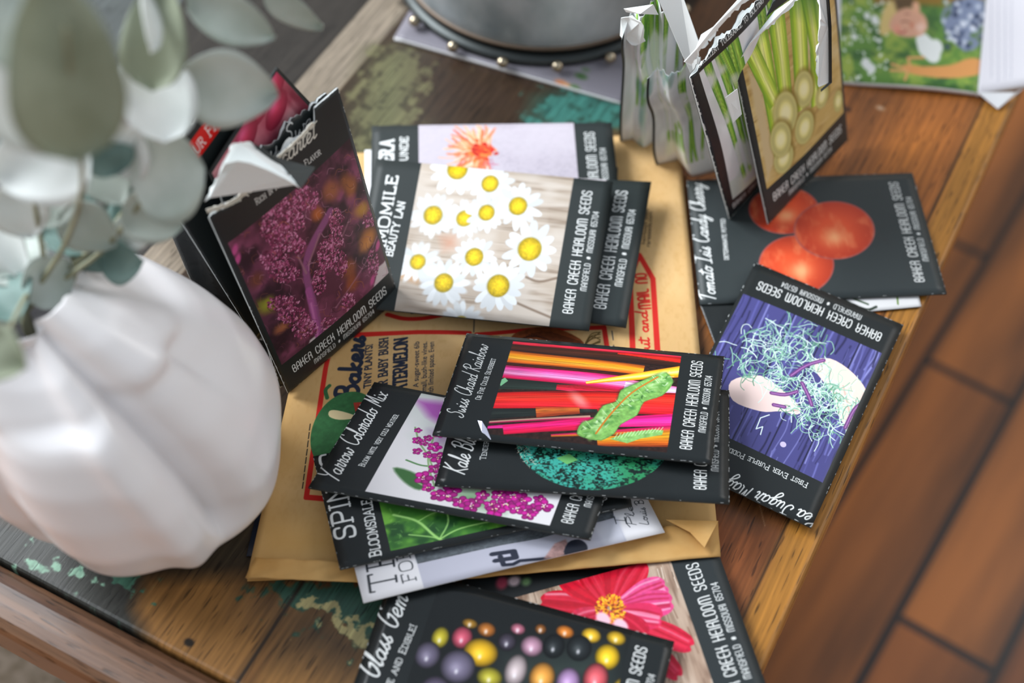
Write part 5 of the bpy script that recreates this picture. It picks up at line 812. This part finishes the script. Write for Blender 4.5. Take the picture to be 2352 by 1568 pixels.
# stems: label, pixel waypoints with heights; leaves: base px, tip px, base z, tip z, width mm, kind, roll, cup
STEMS = [('eucalyptus stem reaching up left with the largest blurred green leaf nearest the camera', [(150, 560, .17), (190, 420, .22), (170, 250, .27), (150, 60, .30)],
   [((175, 370), (110, -60), .26, .31, 36, 'olive', .1, .2), ((240, 290), (60, 300), .24, .25, 22, 'pale', .5, .3), ((160, 320), (-60, 130), .24, .27, 34, 'pale', .3, .25), ((250, 260), (20, 190), .21, .20, 24, 'teal', -.2, .2), ((90, 170), (-20, -40), .28, .30, 24, 'grey', .3, .2)]),
  ('eucalyptus stem leaning right over the packets, with a long oval leaf pointing right', [(260, 520, .16), (360, 330, .20), (375, 180, .22), (390, 20, .24)],
   [((400, 185), (636, 215), .215, .20, 29, 'grey', .2, .3), ((350, 210), (372, -40), .225, .25, 24, 'olive', -.2, .3), ((375, 330), (335, 105), .21, .225, 30, 'pale', .3, .2), ((420, 200), (300, 260), .20, .19, 26, 'pale', .2, .2), ((430, -20), (632, 85), .235, .22, 21, 'grey', .5, .3), ((612, -25), (742, 62), .22, .20, 15, 'grey', .8, .3), ((350, 120), (330, -30), .24, .25, 10, 'pale', .9, .2)]),
  ('eucalyptus stem just above the vase mouth with a broad squarish grey leaf', [(230, 580, .155), (320, 470, .18), (360, 400, .19)],
   [((300, 420), (470, 385), .195, .19, 38, 'grey', .1, .12), ((280, 470), (420, 520), .18, .17, 22, 'grey', .3, .3), ((240, 380), (320, 300), .20, .21, 26, 'pale', .2, .2), ((260, 560), (350, 500), .155, .165, 15, 'pale', .2, .2), ((270, 400), (235, 330), .2, .21, 18, 'teal', .2, .2)]),
  ('eucalyptus stem low on the left with pale drooping leaves', [(100, 620, .15), (80, 470, .185), (60, 330, .21)],
   [((210, 350), (-20, 400), .21, .21, 34, 'pale', .1, .2), ((20, 420), (75, 545), .19, .17, 24, 'pale', .4, .2), ((120, 400), (80, 520), .185, .17, 30, 'grey', .2, .2), ((140, 480), (270, 560), .175, .16, 22, 'grey', .5, .2), ((-10, 480), (60, 640), .17, .15, 15, 'pale', .4, .3), ((-20, 560), (20, 690), .16, .14, 14, 'pale', .2, .2), ((210, 340), (280, 470), .19, .175, 20, 'grey', .2, .2)]),
  ('eucalyptus stem with shaded teal leaves deep between the pale ones', [(170, 640, .14), (150, 520, .15), (200, 420, .165)],
   [((100, 500), (180, 660), .145, .13, 24, 'teal', .2, .2), ((160, 480), (260, 620), .15, .135, 26, 'teal', .4, .2), ((60, 560), (120, 680), .14, .13, 20, 'teal', .1, .2), ((250, 470), (330, 560), .155, .14, 24, 'teal', .2, .2), ((180, 420), (120, 560), .16, .15, 26, 'teal', .3, .2), ((290, 300), (220, 430), .17, .165, 30, 'teal', .1, .2), ((60, 250), (10, 420), .18, .17, 36, 'teal', .1, .2), ((0, 520), (70, 640), .14, .13, 26, 'teal', .1, .2), ((330, 430), (300, 560), .16, .15, 22, 'teal', .3, .2), ((200, 590), (120, 470), .15, .15, 26, 'teal', .2, .2), ((330, 540), (240, 470), .15, .155, 22, 'grey', .2, .2), ((90, 640), (-10, 560), .15, .15, 24, 'grey', .2, .2), ((230, 600), (330, 600), .150, .152, 18, 'teal', .3, .2), ((60, 690), (160, 600), .148, .15, 22, 'grey', .3, .2), ((10, 640), (40, 740), .15, .15, 22, 'teal', .3, .2)]),
  ('eucalyptus stem with one olive leaf hanging over the left side of the vase', [(60, 680, .16), (20, 760, .19)], [((-60, 790), (62, 845), .20, .195, 20, 'olive', .1, .3)])]
for label, way, leaves in STEMS:
    e = empty('eucalyptus_stem', tuple(MOUTH)); tag(e, label, 'plant', 'eucalyptus in the vase'); r = random.Random(len(label))
    tube('stem', e, [MOUTH + np.array([0, 0, -.03])] + [MOUTH] + [at(*w_) for w_ in way], .0014, mstem)
    for n_, (b, t, zb, zt, wd, k, ro, cu) in enumerate(leaves): leafmesh(e, at(*b, zb), at(*t, zt), wd / 1000, k, ro, cu, n_ * 7 + len(label))
